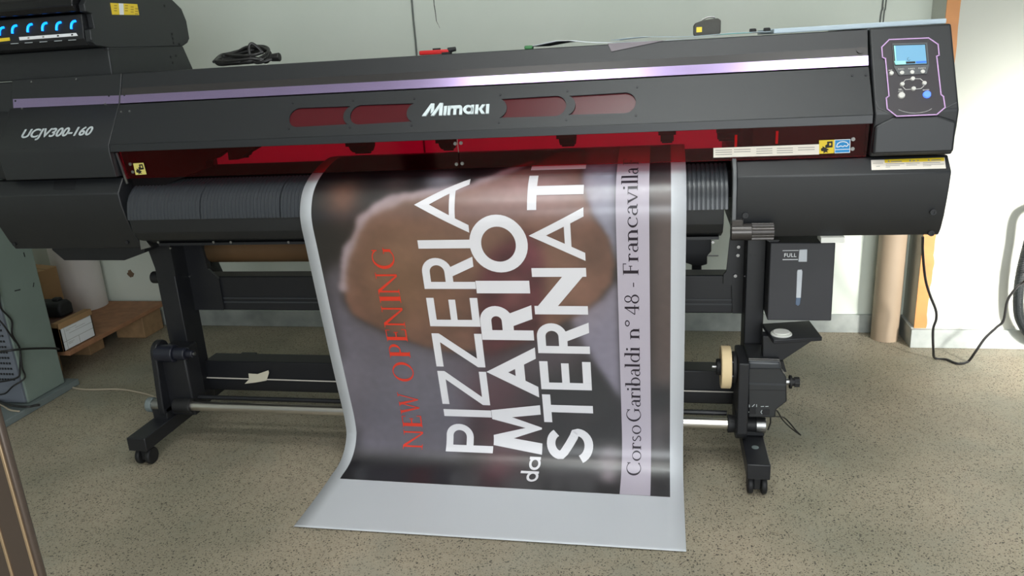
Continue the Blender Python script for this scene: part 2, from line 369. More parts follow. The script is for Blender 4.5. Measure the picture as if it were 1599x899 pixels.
# Raised maker's logo
LG = [[(115, 395), (190, 392), (355, 155), (290, 155)], [(296, 240), (355, 155), (345, 285), (312, 330), (280, 345)], [(285, 387), (350, 385), (520, 145), (460, 145)], [(452, 245), (523, 145), (503, 380), (440, 382)],
      [(540, 205), (600, 200), (578, 378), (525, 380)], [(615, 200), (668, 198), (655, 374), (602, 376)], [(722, 240), (778, 235), (770, 368), (715, 370)], [(835, 240), (893, 240), (882, 366), (828, 368)],
      [(630, 199), (850, 187), (880, 205), (893, 245), (835, 262), (825, 245), (800, 240), (778, 262), (722, 262), (712, 246), (690, 246), (660, 262)],
      [(1062, 182), (1118, 178), (1105, 352), (1050, 355)], [(1145, 178), (1205, 175), (1188, 352), (1130, 354)], [(1200, 262), (1270, 175), (1332, 172), (1262, 256), (1326, 348), (1255, 350)], [(1350, 170), (1410, 165), (1398, 345), (1340, 348)]]
oa = arc(1005, 270, 98, 86, 0, 360, 28); ia = arc(1012, 268, 48, 44, 0, 360, 28)
for i in range(28): LG.append([oa[i], oa[i+1], ia[i+1], ia[i]])
lg = MB(); lg.flat([[PANEL.px(650+x/12.3, 150+y/12.3) for x, y in p] for p in LG], PANEL.P, 0, .004)
lg.build('raised_logo', LOGOM, fc)['label'] = 'raised white maker logo'
MB().px([A5, A6, (2.064, 1.047), (2.064, 1.075)], XA+.001, XB-.002).build('cover_lip', BLACK, PR, bevel=.001)

# red acrylic shield, two panes meeting at a middle joint
S0, S1 = (2.066, 1.052), (2.077, .963); SH = Slope(S0, S1)
xm = SH.px(716, 240)[0]
for i, (x0, x1) in enumerate(((XA+.012, xm-.0012), (xm+.0012, XB-.003))):
    sh = MB().flat([[(x0, .0), (x1, 0), (x1, SH.len), (x0, SH.len)]], SH.P, -.004, 0).build('red_shield', ACRYL, PR)
    sh['label'] = 'transparent red acrylic shield'
    for p in ([(711, 224), (713, 256), (204, 256), (208, 268)] if i == 0 else [(720, 223), (722, 255), (1332, 217), (1331, 232)]):
        x, v = SH.px(*p); q = SH.P(x, v); s_ = MB(); s_.pipe(q, q+SH.n*.003, .0048, .0022, 16); s_.cyl(q, q+SH.n*.0014, .003, 12); s_.build('screw', STEEL, sh)
SHR = sh
SHL = [o for o in bpy.data.objects if o.name.startswith('red_shield')][0]
def sticker(name, corners, sl, mt, parent, h=.0006, h0=.0001):
    return MB().flat([[sl.px(*c) for c in corners]], sl.P, h0, h).build(name, mt, parent)
s1 = sticker('notice_sticker', [(1114, 231), (1279, 225), (1279, 241), (1114, 246)], SH, LABELW, SHR); s1['label'] = 'long cream notice sticker'
tx = MB()
for r_, (ya, yb) in enumerate(((234, 229), (237.5, 232.5), (241, 236))):
    for (xa, xb) in ((1117, 1143), (1146, 1172), (1181, 1206), (1213, 1238), (1246, 1272)):
        if r_ == 2 and xa in (1146, 1246): continue
        f0 = (xa-1114)/165; f1 = (xb-1114)/165; y0 = ya+(yb-ya)*f0; y1 = ya+(yb-ya)*f1
        tx.flat([[SH.px(xa, y0), SH.px(xb, y1), SH.px(xb, y1+1), SH.px(xa, y0+1)]], SH.P, .0006, .0009)
tx.build('print_lines', GREYINK, s1)
def hazard(name, cs, sl, parent, ymat):
    o = sticker(name, cs, sl, ymat, parent)
    (x0, y0), (x1, y1), (x2, y2), (x3, y3) = cs
    def q(u, v): return sl.px(x0+(x1-x0)*u+((x3-x0)+(x2-x1-x3+x0)*u)*v, y0+(y1-y0)*u+((y3-y0)+(y2-y1-y3+y0)*u)*v)
    m_ = MB()
    for poly in ([(.52, .12), (.88, .10), (.90, .55), (.55, .58)], [(.12, .62), (.30, .50), (.50, .62), (.66, .72), (.52, .80), (.62, .92), (.42, .88), (.30, .98), (.30, .82), (.14, .80)], [(.40, .40), (.54, .30), (.56, .58), (.42, .60)], [(.2, .44), (.34, .50), (.28, .60)]):
        m_.flat([[q(*p) for p in poly]], sl.P, .0006, .001)
    m_.build('pictogram', INKK, o)
    m2 = MB(); m2.flat([[q(*p) for p in [(.66, .24), (.78, .23), (.79, .40), (.67, .42)]]], sl.P, .001, .0013); m2.build('pictogram_gap', ymat, o); return o
hazard('hazard_sticker', [(1279, 219), (1303, 218), (1302, 239), (1279, 240)], SH, SHR, YEL)
hazard('hazard_sticker', [(208, 255), (224, 254), (229, 272), (212, 273)], SH, SHL, YELP)
es = sticker('energy_sticker', [(1303, 218), (1328, 217), (1327, 238), (1303, 239)], SH, BLUEL, SHR); es['label'] = 'blue and white energy sticker'
em = MB()
for l, w in (([(1306, 229), (1308, 224), (1312, 221.5), (1317, 220.8), (1322, 222), (1325.5, 226)], .7), ([(1306, 229.5), (1310, 229), (1313, 227.5), (1316, 229), (1319, 227), (1322, 228.5), (1325, 225)], .7), ([(1303.5, 233.6), (1327, 232.6)], .5),
             ([(1303.3, 218.4), (1327.8, 217.4)], .5), ([(1303.3, 238.7), (1327, 237.8)], .5), ([(1303.4, 218), (1303.4, 239)], .5), ([(1327.4, 217.4), (1326.8, 238)], .5)):
    for a, b in zip(l, l[1:]):
        d = Vector((b[0]-a[0], b[1]-a[1])).normalized(); n = (-d.y*w, d.x*w)
        em.flat([[SH.px(a[0]+n[0], a[1]+n[1]), SH.px(b[0]+n[0], b[1]+n[1]), SH.px(b[0]-n[0], b[1]-n[1]), SH.px(a[0]-n[0], a[1]-n[1])]], SH.P, .0006, .0009)
em.build('sticker_lines', WHITEP, es)
# metal end bar left of the shield
MB().flat([[SH.px(181, 239), SH.px(184, 238), SH.px(201, 286), SH.px(198, 287)]], SH.P, -.002, .003).build('shield_bar', STEEL, PR)

# platen, interior and pinch rollers behind the shield
MB().px([(2.13, .93), (2.17, .946), (2.25, .962), (2.34, .962), (2.34, .90), (2.115, .86)], XA+.005, XB-.3).build('platen', BAYM, PR)
cbx = lambda x, y: (at(x, y, 'Y', 2.11).x, at(x, y, 'Y', 2.11).z)
MB().py([(XA+.004, .90), cbx(322, 262), cbx(322, 252), cbx(334, 248), cbx(350, 236), cbx(355, 233), cbx(357, 250), cbx(372, 249), cbx(384, 240), cbx(398, 232), cbx(398, 215), (XA+.004, 1.05)], 2.11, 2.15).build('carriage_bay', BAYM, PR)
MB().box(.225, XB-.004, 2.10, 2.70, .90, 1.05).build('capping_bay', BAYM, PR)
clipm = mat('pale plastic clip', (190, 170, 165), .4)
for p in ((1149, 219), (1213, 213)):
    q = at(*p, 'Y', 2.098); MB().box(q.x-.003, q.x+.003, 2.094, 2.1, q.z-.018, q.z+.014).build('bay_indicator', clipm, PR)
pr0 = None
for (xa, xb) in ((-1.40, -1.345), (-.985, -.915), (-.690, -.640), (-.315, -.258), (-.015, .035), (.150, .215)):
    k = MB(); xc = (xa+xb)/2
    k.px([(2.335, 1.036), (2.335, 1.01), (2.35, .992), (2.37, .982), (2.40, .982), (2.42, .995), (2.43, 1.036)], xa+.006, xb-.006); k.box(xa, xb, 2.33, 2.36, 1.005, 1.036); k.cyl((xa+.01, 2.385, .985), (xb-.01, 2.385, .985), .010, 16)
    k.build('pinch_roller', BAYM, PR)
MB().box(XA, XB, 2.44, 2.47, .80, .905).build('rear_guide', DARKER, PR)

# ribbed media guide below the shield
GP = [(2.150, .947), (2.118, .939), (2.092, .928), (2.071, .912), (2.057, .893), (2.048, .866), (2.044, .842)]
def guide_part(x0, x1):
    g = MB(); n = max(1, round((x1-x0)/.0115)); w = (x1-x0)/n
    prof = []
    for i in range(n):
        a = x0+i*w; prof += [(a+.0006, -.0028), (a+.0026, 0), (a+w-.0026, 0), (a+w-.0006, -.0028)]
    rows = []
    for j, (y, z) in enumerate(GP):
        a = GP[max(0, j-1)]; b = GP[min(len(GP)-1, j+1)]; t = Vector((b[0]-a[0], b[1]-a[1])).normalized(); nn = Vector((t.y, -t.x)); nn = -nn if nn.x > 0 else nn
        rows.append([(x, y+nn.x*h, z+nn.y*h) for x, h in prof])
    m_ = len(prof); vs = [v for r_ in rows for v in r_]; fs = [(j*m_+i, j*m_+i+1, (j+1)*m_+i+1, (j+1)*m_+i) for j in range(len(rows)-1) for i in range(m_-1)]
    k = len(vs); vs += [(x, 2.155, GP[0][1]) for x, h in prof]; vs += [(x, 2.155, GP[-1][1]) for x, h in prof]
    fs += [((len(rows)-1)*m_+i, (len(rows)-1)*m_+i+1, k+m_+i+1, k+m_+i) for i in range(m_-1)]
    fs += [tuple([k]+[j*m_ for j in range(len(rows))]+[k+m_])] + [tuple([k+m_-1]+[j*m_+m_-1 for j in range(len(rows))]+[k+2*m_-1])]
    g.add(vs, fs); return g.build('media_guide', RIBM, PR, ang=20)
seams = [XA+.008, at(307, 300, 'Y', 2.05).x, at(433, 300, 'Y', 2.05).x]
step = seams[2]-seams[1]
while seams[-1]+step < .10: seams.append(seams[-1]+step)
seams.append(at(1139, 300, 'Y', 2.05).x)
for a, b in zip(seams, seams[1:]): guide_part(a+.0008, b-.0008)
GX0, GX1 = seams[0], seams[-1]
MB().px([(2.050, .842), (2.056, .800), (2.078, .772), (2.128, .752), (2.30, .752), (2.30, .93), (2.13, .93)], GX0+.003, GX1-.012).build('lower_apron', BLACK, PR, bevel=.002)
MB().px([(2.10, .748), (2.10, .756), (2.34, .756), (2.34, .748)], GX0+.05, GX1-.02).build('apron_flange', STEEL if False else STAND, PR)
for px_ in (249, 335, 362, 452, 1113):
    q = at(px_, 379, 'Y', 2.10); MB().cyl((q.x, 2.10, q.z+.003), (q.x, 2.094, q.z+.003), .004, 10).build('screw', STEEL, PR)
MB().py([(at(219, 366, 'Y', 2.10).x, .776), (at(226, 366, 'Y', 2.10).x, .776), (at(237, 379, 'Y', 2.10).x, .746), (at(222, 386, 'Y', 2.10).x, .738)], 2.092, 2.11).build('apron_bracket', STEEL, PR)

# left cover with the model name
LP = [A0, A1, A2, A3, A4, A5, A6, (2.050, .972), (2.70, .972), (2.70, 1.266)]
lc = MB().px(LP, XE, XA-.0015).build('left_cover', BLACK, PR, bevel=.002)
MB().flat([[ST.px(21, 155), (XA-.003, 0), (XA-.003, ST.len), ST.px(22, 169)]], ST.P, 0, .0025).build('purple_stripe', PURPLE, PR)
MB().px([(p[0]+.010, p[1]-.006) for p in LP[:7]]+[(2.075, .972), (2.69, .972), (2.69, 1.26)], XE-.14, XE+.004).build('left_end_cap', BLACK, PR, bevel=.004)
for p in ((50, 128), (120, 124), (25, 158), (171, 150), (195, 149), (35, 170), (165, 163), (190, 175), (203, 174)):
    s_ = ST if p[1] < 160 else PANEL; x, v = s_.px(*p); q = s_.P(x, v, .002); MB().cyl(q-s_.n*.003, q+s_.n*.001, .003, 10).build('screw', STAND if p[0] in (25, 171, 195) else STEEL, lc)
ps, x0, w = text_polys('UCJV300-160', 1, shear=.28, spacing=1.0, bold=.022)
a = PANEL.px(33, 215); b = PANEL.px(143, 211); vbase = (a[1]+b[1])/2; L = b[0]-a[0]; capv = vbase-PANEL.px(88, 199.5)[1]
ys = [y for p in ps for _, y in p]; yh = .73
MB().flat([[(a[0]+(x-x0)/w*L, vbase-(y/yh)*capv) for x, y in p] for p in ps], PANEL.P, .0001, .0012).build('model_lettering', GREYTXT, lc)['label'] = 'silver grey model lettering'

# left lower cover
def lowcov(x0, x1, prof, name): return MB().px(prof, x0, x1).build(name, BLACK, PR, bevel=.003)
LLP = [(2.078, .966), (2.043, .925), (2.046, .885), (2.060, .83), (2.085, .772), (2.102, .742), (2.60, .742), (2.60, .966)]
lo = lowcov(-2.065, XA-.001, LLP, 'left_lower_cover')
LS = Slope(LLP[0], LLP[1])
MB().flat([[LS.px(85, 281), LS.px(120, 280), LS.px(117, 296), LS.px(83, 296)]], LS.P, .0003, .0012).build('finger_notch', DARKER, lo, bevel=.0004)
for p in ((23, 381), (199, 378)):
    q = at(*p, 'Y', 2.088); MB().cyl(q+Vector((0, .01, 0)), q+Vector((0, -.004, 0)), .006, 12).build('screw', DARKER, lo)
q0 = at(88, 388, 'Y', 2.2); q1 = at(107, 404, 'Y', 2.2); q2 = at(200, 404, 'Y', 2.2); q3 = at(232, 392, 'Y', 2.2)
MB().py([(q0.x, .745), (q0.x, q0.z), (q1.x, q1.z), (q2.x, q2.z), (q3.x, q3.z), (q3.x, .745)], 2.18, 2.45).build('drip_tray', DARKER, PR, bevel=.002)

# right control housing
RP = [(2.165, 1.268), (2.048, 1.072), (2.052, 1.030), (2.066, .964), (2.70, .964), (2.70, 1.268)]
rc = MB().px(RP, XB+.002, XC).build('control_housing', BLACK, PR, bevel=.005, seg=3)
RS = Slope(RP[0], RP[1]); RV = Slope(RP[1], RP[3])
def rpx(l): return [RS.px(1350+x/4.73, 30+y/4.73) for x, y in l]
def line2d(l, w):
    out = []
    for a, b in zip(l, l[1:]):
        d = Vector((b[0]-a[0], b[1]-a[1])); 
        if d.length < 1e-7: continue
        d.normalize(); n = (-d.y*w/2, d.x*w/2); e = (d.x*w/2, d.y*w/2)
        out.append([(a[0]+n[0]-e[0], a[1]+n[1]-e[1]), (b[0]+n[0]+e[0], b[1]+n[1]+e[1]), (b[0]-n[0]+e[0], b[1]-n[1]+e[1]), (a[0]-n[0]-e[0], a[1]-n[1]-e[1])])
    return out
OUT = [(125, 210), (180, 155), (470, 143), (540, 190), (548, 270), (530, 278), (562, 560), (580, 575), (592, 655), (530, 708), (235, 720), (165, 665), (158, 585), (178, 570), (152, 295), (130, 285)]
kp = MB().flat([rpx(OUT)], RS.P, .0001, .002).build('key_panel', PANELB, rc)
MB().flat(line2d(rpx(OUT+OUT[:1]), .0026), RS.P, .0018, .0034).build('panel_outline', LILAC, rc)['label'] = 'lilac outline around the keys'
MB().flat([rpx([(200, 185), (460, 178), (475, 350), (455, 410), (248, 420), (212, 360)])], RS.P, .002, .0045).build('screen_bezel', PANELG, rc, bevel=.0008)
MB().flat([rpx([(206, 198), (447, 190), (461, 341), (219, 351)])], RS.P, .0045, .0050).build('screen_border', DARKER, rc)
MB().flat([rpx([(212, 204), (441, 197), (454, 335), (224, 344)])], RS.P, .0050, .0056).build('display_screen', LCD, rc)['label'] = 'lit pale blue display screen'
MB().flat([rpx([(214, 318), (300, 315), (300, 341), (224, 344)]), rpx([(212, 204), (222, 204), (232, 343), (224, 344)])], RS.P, .0056, .0059).build('screen_edge_glow', LCDG, rc)
MB().flat([rpx([(300, 323), (368, 320), (370, 334), (302, 337)])]+line2d(rpx([(322, 292), (311, 298), (312, 310), (324, 314), (332, 308)]), .0006), RS.P, .0056, .0060).build('screen_marks', INKK, rc)
MB().flat([rpx([(374, 320), (450, 316), (452, 330), (376, 334)])], RS.P, .0056, .0060).build('screen_bar', LCDB, rc)
def disc(cx, cy, rpix, h0, h1, mt, name):
    x, v = RS.px(1350+cx/4.73, 30+cy/4.73); r = abs(RS.px(1350+(cx+rpix)/4.73, 30+cy/4.73)[0]-x)
    MB().cyl(RS.P(x, v, h0), RS.P(x, v, h1), r, 24, r*.88).build(name, mt, rc)
for cx, cy in ((195, 405), (272, 402), (347, 398), (425, 394), (352, 445), (275, 485), (438, 478), (358, 518)): disc(cx, cy, 17.5, .002, .0065, BTN, 'button')
disc(270, 568, 27, .002, .0065, BTN, 'button')
disc(458, 560, 30, .002, .0065, BTNB, 'lit_button')
ln = []
for l in ([(283, 470), (300, 450), (334, 446)], [(370, 443), (410, 443), (432, 462)], [(436, 496), (415, 515), (377, 519)], [(340, 521), (300, 522), (281, 502)]): ln += line2d(rpx(l), .0011)
MB().flat(ln, RS.P, .002, .0026).build('key_lines', BTN, rc)
MB().flat(line2d(rpx([(250, 672), (275, 682), (300, 689), (335, 695), (370, 697), (405, 694), (440, 688), (470, 678), (492, 664)]), .0013), RS.P, .002, .003).build('groove_glint', STEEL, rc)  # reflection along the pressed groove, put in as a silver strip
def small_text(body, c, width_px, sl, conv, mt, parent, name, h=.002):
    ps, x0, w = text_polys(body, 1); x, v = conv(*c); Lw = abs(conv(c[0]+width_px, c[1])[0]-x); k = Lw/w
    MB().flat([[(x-Lw/2+(px_-x0)*k, v-py_*k) for px_, py_ in p] for p in ps], sl.P, h, h+.0005).build(name, mt, parent)
cv = lambda x, y: RS.px(1350+x/4.73, 30+y/4.73)
for t_, c_, w_ in (('END', (190, 384), 26), ('FUNC1', (266, 379), 44), ('FUNC2', (343, 376), 48), ('FUNC3', (420, 373), 52), ('SEL.', (266, 528), 34), ('CLEAR', (266, 542), 40), ('ENTER', (453, 530), 48)):
    small_text(t_, c_, w_, RS, cv, BTN, rc, 'key_caption', .0046 if t_.startswith('FUNC') else .002)
# stepped lower frame of the housing
fl = [RS.px(1362, 180), RS.px(1366, 198), RS.px(1388, 222), RS.px(1464, 218), RS.px(1489, 196)]
MB().flat(line2d([(XB+.006, RS.len-.030), (XB+.010, RS.len-.012), (XB+.046, RS.len+.008), (XC-.055, RS.len+.008), (XC-.006, RS.len-.018)], .0012), RS.P, -.0003, .0012).build('housing_step', PANELG, rc)
MB().py([(XB+.004, .972), (XC-.004, .972), (XC-.004, 1.045), (XC-.05, 1.062), (XB+.045, 1.062), (XB+.004, 1.040)], 2.044, 2.07).build('housing_skirt', BLACK, rc, bevel=.006, seg=3)

# right lower cover with warning sticker
RX0 = at(1150, 300, 'Y', 2.045).x
RLP = [(2.080, .960), (2.043, .925), (2.047, .885), (2.053, .850), (2.061, .81), (2.074, .775), (2.086, .758), (2.60, .758), (2.60, .960)]
rl = lowcov(RX0, XC-.004, RLP, 'right_lower_cover')
RB = Slope(RLP[0], RLP[1])
ws = sticker('warning_sticker', [(1360, 250), (1475, 246), (1477, 263), (1361, 265.5)], RB, LABELW, rl); ws['label'] = 'white and yellow warning sticker'
MB().flat([[RB.px(*p) for p in [(1381, 249.4), (1474, 246.2), (1474.6, 251.5), (1381.6, 254.5)]]], RB.P, .0006, .0009).build('sticker_stripe', YEL, ws)
wm = MB()
for xx in (1387.5, 1421, 1450): 
    y = 253.6-(xx-1381)*.033; wm.flat([[RB.px(xx-1.8, y), RB.px(xx, y-3.2), RB.px(xx+1.8, y)]], RB.P, .0009, .0012)
for xa, xb, y in ((1391, 1408, 252), (1425, 1429, 251), (1432, 1435, 250.6), (1454, 1469, 249.8)): wm.flat([[RB.px(xa, y), RB.px(xb, y-.4), RB.px(xb, y+.9), RB.px(xa, y+1.3)]], RB.P, .0009, .0012)
for xa, xb, y in ((1383, 1412, 256), (1383, 1405, 258.6), (1415, 1436, 255), (1415, 1432, 258), (1441, 1468, 254), (1441, 1474, 256.6), (1441, 1454, 259), (1383, 1390, 261), (1363, 1379, 255), (1368, 1374, 260)): wm.flat([[RB.px(xa, y), RB.px(xb, y-.5), RB.px(xb, y+.1), RB.px(xa, y+.6)]], RB.P, .0007, .001)
wm.build('sticker_print', GREYINK, ws)
for p, yy in (((1457, 331), 2.055), ((1454, 364), 2.078), ((1164, 336), 2.055)):
    q = at(*p, 'Y', yy); m_ = MB(); m_.pipe(q+Vector((0, .008, 0)), q+Vector((0, -.003, 0)), .0075, .004, 16); m_.cyl(q+Vector((0, .008, 0)), q+Vector((0, -.001, 0)), .0055, 12); m_.build('cover_screw', DARKER, rl)
qa = at(1281, 369, 'Y', 2.08); qb = at(1317, 375, 'Y', 2.08)
MB().box(qa.x, qb.x, 2.066, 2.12, qb.z-.003, qa.z).build('cover_tab', WHITEPL, rl)['label'] = 'white plastic tab'
# clamp lever and ribbed knob between guide and right cover
lv = MB(); lx0, lx1 = at(1143, 300, 'Y', 2.04).x, at(1151, 300, 'Y', 2.04).x
lv.px([(2.12, .975), (2.075, .968), (2.046, .940), (2.034, .90), (2.034, .815), (2.05, .80), (2.062, .82), (2.062, .90), (2.08, .94), (2.12, .955)], lx0+.001, lx1-.001)
lv.build('clamp_lever', PANELG, PR, bevel=.002)
kn = MB(); kx0, kx1 = at(1142, 362, 'Y', 2.03).x, at(1209, 362, 'Y', 2.03).x; KY, KZ = 2.048, .781
kn.box(kx0+.001, kx0+.03, 2.036, 2.09, .785, .815)
kn.cyl((kx0, KY, KZ), (kx0+.052, KY, KZ), .0225, 32)
kn.build('knob_hub', KNOBM, PR, bevel=.0015)
kr = MB(); n_ = 22; ring = []
for i in range(n_*4):
    a_ = 2*math.pi*i/(n_*4); ring.append((KY+(.0222 if i % 4 < 2 else .0200)*math.cos(a_), KZ+(.0222 if i % 4 < 2 else .0200)*math.sin(a_)))
kr.px(ring, kx0+.052, kx1).build('ribbed_knob', KNOBM, PR, ang=20)

# ink station on the left back of the housing
IX = -1.66
it = MB(); it.px([(2.20, 1.262), (2.205, 1.345), (2.60, 1.345), (2.64, 1.262)], -2.5, IX).build('ink_station_base', BLACK, PR, bevel=.003)
it = MB().px([(2.215, 1.343), (2.152, 1.350), (2.140, 1.362), (2.143, 1.395), (2.165, 1.400), (2.165, 1.44), (2.14, 1.445), (2.14, 1.465), (2.175, 1.50), (2.30, 1.54), (2.52, 1.54), (2.55, 1.51), (2.58, 1.50), (2.63, 1.47), (2.648, 1.43), (2.648, 1.37), (2.63, 1.355), (2.60, 1.345)], IX-.02, IX).build('ink_station_side', BLACK, PR, bevel=.002)
IFP = [(2.215, 1.346), (2.150, 1.352), (2.138, 1.372), (2.148, 1.440), (2.30, 1.446), (2.60, 1.446), (2.60, 1.346)]
ink = MB().px(IFP, -2.5, IX-.022).build('ink_station', DARKER, PR, bevel=.002)
IS = Slope(IFP[3], IFP[2])
# dark clear lid over the ink bottles
lid = MB().px([(2.130, 1.446), (2.120, 1.462), (2.125, 1.485), (2.17, 1.53), (2.30, 1.555), (2.5, 1.555), (2.5, 1.446)], -2.5, IX-.024).build('ink_station_lid', mat('glossy black lid', (22, 22, 24), .18), PR, bevel=.004)
MB().box(-1.68, -1.665, 2.40, 2.43, 1.54, 1.57).build('ink_bottle_cap', WHITEPL, PR)
for cx_, cy_ in ((3, 49), (23, 46), (47, 44), (70, 42), (92, 41), (115, 39)):
    l_ = [(cx_+4, cy_-6), (cx_+.5, cy_-5.2), (cx_-2, cy_-2.5), (cx_-3, cy_+2), (cx_-2.8, cy_+6.5)]
    m_ = MB(); m_.tube([IS.P(*IS.px(*p), .002) for p in l_], .0034, 8, 4); m_.build('slot_light', INKL, ink)['label'] = 'glowing blue slot light'
    m_ = MB(); l2 = [(cx_+8, cy_-3), (cx_+2, cy_-4), (cx_, cy_+2), (cx_, cy_+9)]
ls = sticker('slot_sticker', [(30, 58), (119, 51.5), (122, 56), (31, 63)], IS, WHITEP, ink, .001); ls['label'] = 'white strip sticker under the slots'
sticker('slot_sticker', [(-6, 60.5), (15, 58.5), (16, 63.5), (-6, 66)], IS, YEL, ink, .001)
for xx in (45, 68, 91, 113): 
    y = 61.5-(xx-30)*.073; sticker('sticker_mark', [(xx-1.4, y-2.2), (xx+1.4, y-2.4), (xx+1.4, y), (xx-1.4, y+.2)], IS, GREYINK if xx < 80 else INKK, ls, .0014, .001)
for xx in (23, 45, 68, 91, 113):
    y = 68-(xx-23)*.062; sticker('slot_tick', [(xx-6, y), (xx+6, y-.8), (xx+6, y+.1), (xx-6, y+.9)], IS, GREYTXT, ink, .001)
class Side:      # plane X = IX
    P = staticmethod(lambda y, z, h=0: Vector((IX+h, y, z)))
    @staticmethod
    def px(x, y): p = at(x, y, 'X', IX); return (p.y, p.z)
yl = sticker('ink_sticker', [(172, 4.5), (214, 6.5), (217, 23.5), (175, 23)], Side, YEL, it, .001); yl['label'] = 'yellow ink sticker'
sticker('sticker_panel', [(185, 5.2), (192, 5.5), (193, 23.1), (186.5, 23.1)], Side, WHITEP, yl, .0014, .001)
m_ = MB()
for cx_, cy_ in ((180, 13), (197, 13), (206, 15), (213, 18)):
    for i_ in range(3): m_.flat([[Side.px(cx_-2.4, cy_-5+i_*4), Side.px(cx_+2, cy_-4.8+i_*4), Side.px(cx_+2, cy_-3.4+i_*4), Side.px(cx_-2.4, cy_-3.6+i_*4)]], Side.P, .001, .0014)
m_.build('sticker_print', mat('ochre print', (176, 138, 40), .6), yl)
for p in ((269, 53), (270, 60), (271, 67), (280, 69), (267, 89), (275, 87), (270, 98), (257, 9), (166, 77), (143, 64)):
    y, z = Side.px(*p); MB().cyl((IX-.004, y, z), (IX+.0015, y, z), .0042, 12).build('screw', DARKER, it)
MB().flat(line2d([Side.px(*p) for p in ((168, 77.5), (282, 72), (286, 70), (293, 65))], .002), Side.P, .0001, .0008).build('side_seam', DARKER, it)

# ---- stand
def foot(x0, x1):
    f_ = MB().box(x0, x1, 2.03, 2.79, .062, .110).build('stand_foot', STAND, PR, bevel=.003)
    for yc in (2.078, 2.70):
        xc = (x0+x1)/2; c_ = MB(); c_.box(xc-.0105, xc+.0105, yc-.026, yc+.018, .016, .052); c_.cyl((xc, yc, .045), (xc, yc, .064), .014, 16)
        ca = c_.build('caster', RUBBER, f_, bevel=.003)
        for sx in (-1, 1):
            w_ = MB(); w_.cyl((xc+sx*.011, yc-.012, .029), (xc+sx*.027, yc-.012, .029), .029, 28); w_.build('caster_wheel', RUBBER, f_, bevel=.005, seg=3)
    if x0 > 0: MB().cyl(((x0+x1)/2, 2.13, .110), ((x0+x1)/2, 2.13, .1115), .010, 16).build('foot_cap', BOARDB, f_)
    return f_
foot(-1.752, -1.683); foot(.233, .297)
def leg(x0, x1):
    l_ = MB().box(x0, x1, 2.275, 2.375, .108, .76).build('stand_leg', STAND, PR, bevel=.003); return l_
ll = leg(-1.703, -1.632); rl_ = leg(.238, .292)
MB().py([(-1.632, .76), (-1.575, .76), (-1.56, .66), (-1.555, .60), (-1.52, .565), (-1.52, .45), (-1.632, .45)], 2.352, 2.362).build('gusset', STAND, PR)
MB().py([(-1.75, .758), (-1.62, .758), (-1.62, .60), (-1.69, .62), (-1.705, .70), (-1.735, .735), (-1.77, .742)], 2.262, 2.274).build('leg_bracket', STAND, PR)
MB().py([(.238, .76), (.205, .76), (.195, .68), (.188, .585), (.18, .575), (.18, .545), (.205, .54), (.21, .45), (.238, .45)], 2.352, 2.362).build('gusset', STAND, PR)
for p, yy in (((1153, 385), 2.35), ((1152, 398), 2.35), ((1148, 430), 2.35)):
    q = at(*p, 'Y', yy); MB().cyl(q, q+Vector((0, -.006, 0)), .005, 12).build('bolt', STEEL, PR)
for p in ((1172, 399), (1179, 399), (1190, 407), (1171, 424), (1163, 431), (1175, 479)):
    q = at(*p, 'Y', 2.2745); MB().cyl(q+Vector((0, .002, 0)), q+Vector((0, -.0006, 0)), .0025, 10).build('leg_hole', DARKER, rl_)
for p, yy in (((285, 411), 2.35), ((267, 387), 2.26), ((297, 431), 2.35), ((300, 510), 2.35)):
    q = at(*p, 'Y', yy); MB().cyl(q, q+Vector((0, -.005, 0)), .0032, 10).build('bolt', STEEL, PR)
q = at(240, 434, 'Y', 2.30); MB().cyl((q.x+.03, 2.31, q.z), (q.x-.01, 2.31, q.z), .021, 24).build('leg_knob', RUBBER, PR, bevel=.004)
U = MB(); U.box(-1.635, .24, 2.362, 2.43, .446, .570).build('upper_crossbar', STAND, PR, bevel=.004)
MB().box(-1.60, .238, 2.3595, 2.364, .474, .480).build('crossbar_groove', STEEL if False else RIBM, PR)
MB().box(-1.60, .238, 2.3595, 2.364, .489, .494).build('crossbar_groove', RIBM, PR)
MB().box(-1.635, .24, 2.352, 2.43, .140, .255).build('lower_crossbar', STAND, PR, bevel=.004)

# tension tube with its two arms
TY, TZ, TR = 2.19, .155, .0165
MB().cyl((-1.66, TY, TZ), (.19, TY, TZ), TR, 40).build('tension_tube', CHROME, PR)['label'] = 'polished steel tension tube'
MB().cyl((-1.64, TY+.045, TZ+.012), (.19, TY+.045, TZ+.012), .008, 16).build('tube_rear_rod', STAND, PR)
c_ = MB(); c_.cyl((-1.665, TY, TZ), (-1.60, TY, TZ), .024, 28, .026); c_.build('tube_collar', RUBBER, PR, bevel=.002)
xa, xb = at(232, 630, 'Y', TY).x, at(257, 630, 'Y', TY).x
MB().cyl((xa, TY, TZ), (xa+.022, TY, TZ), .026, 28).build('tube_cap', BOARDB, PR, bevel=.003)
MB().cyl((xa+.02, TY, TZ), (xb+.004, TY, TZ), .021, 28).build('tube_ring', STEEL, PR, bevel=.001)
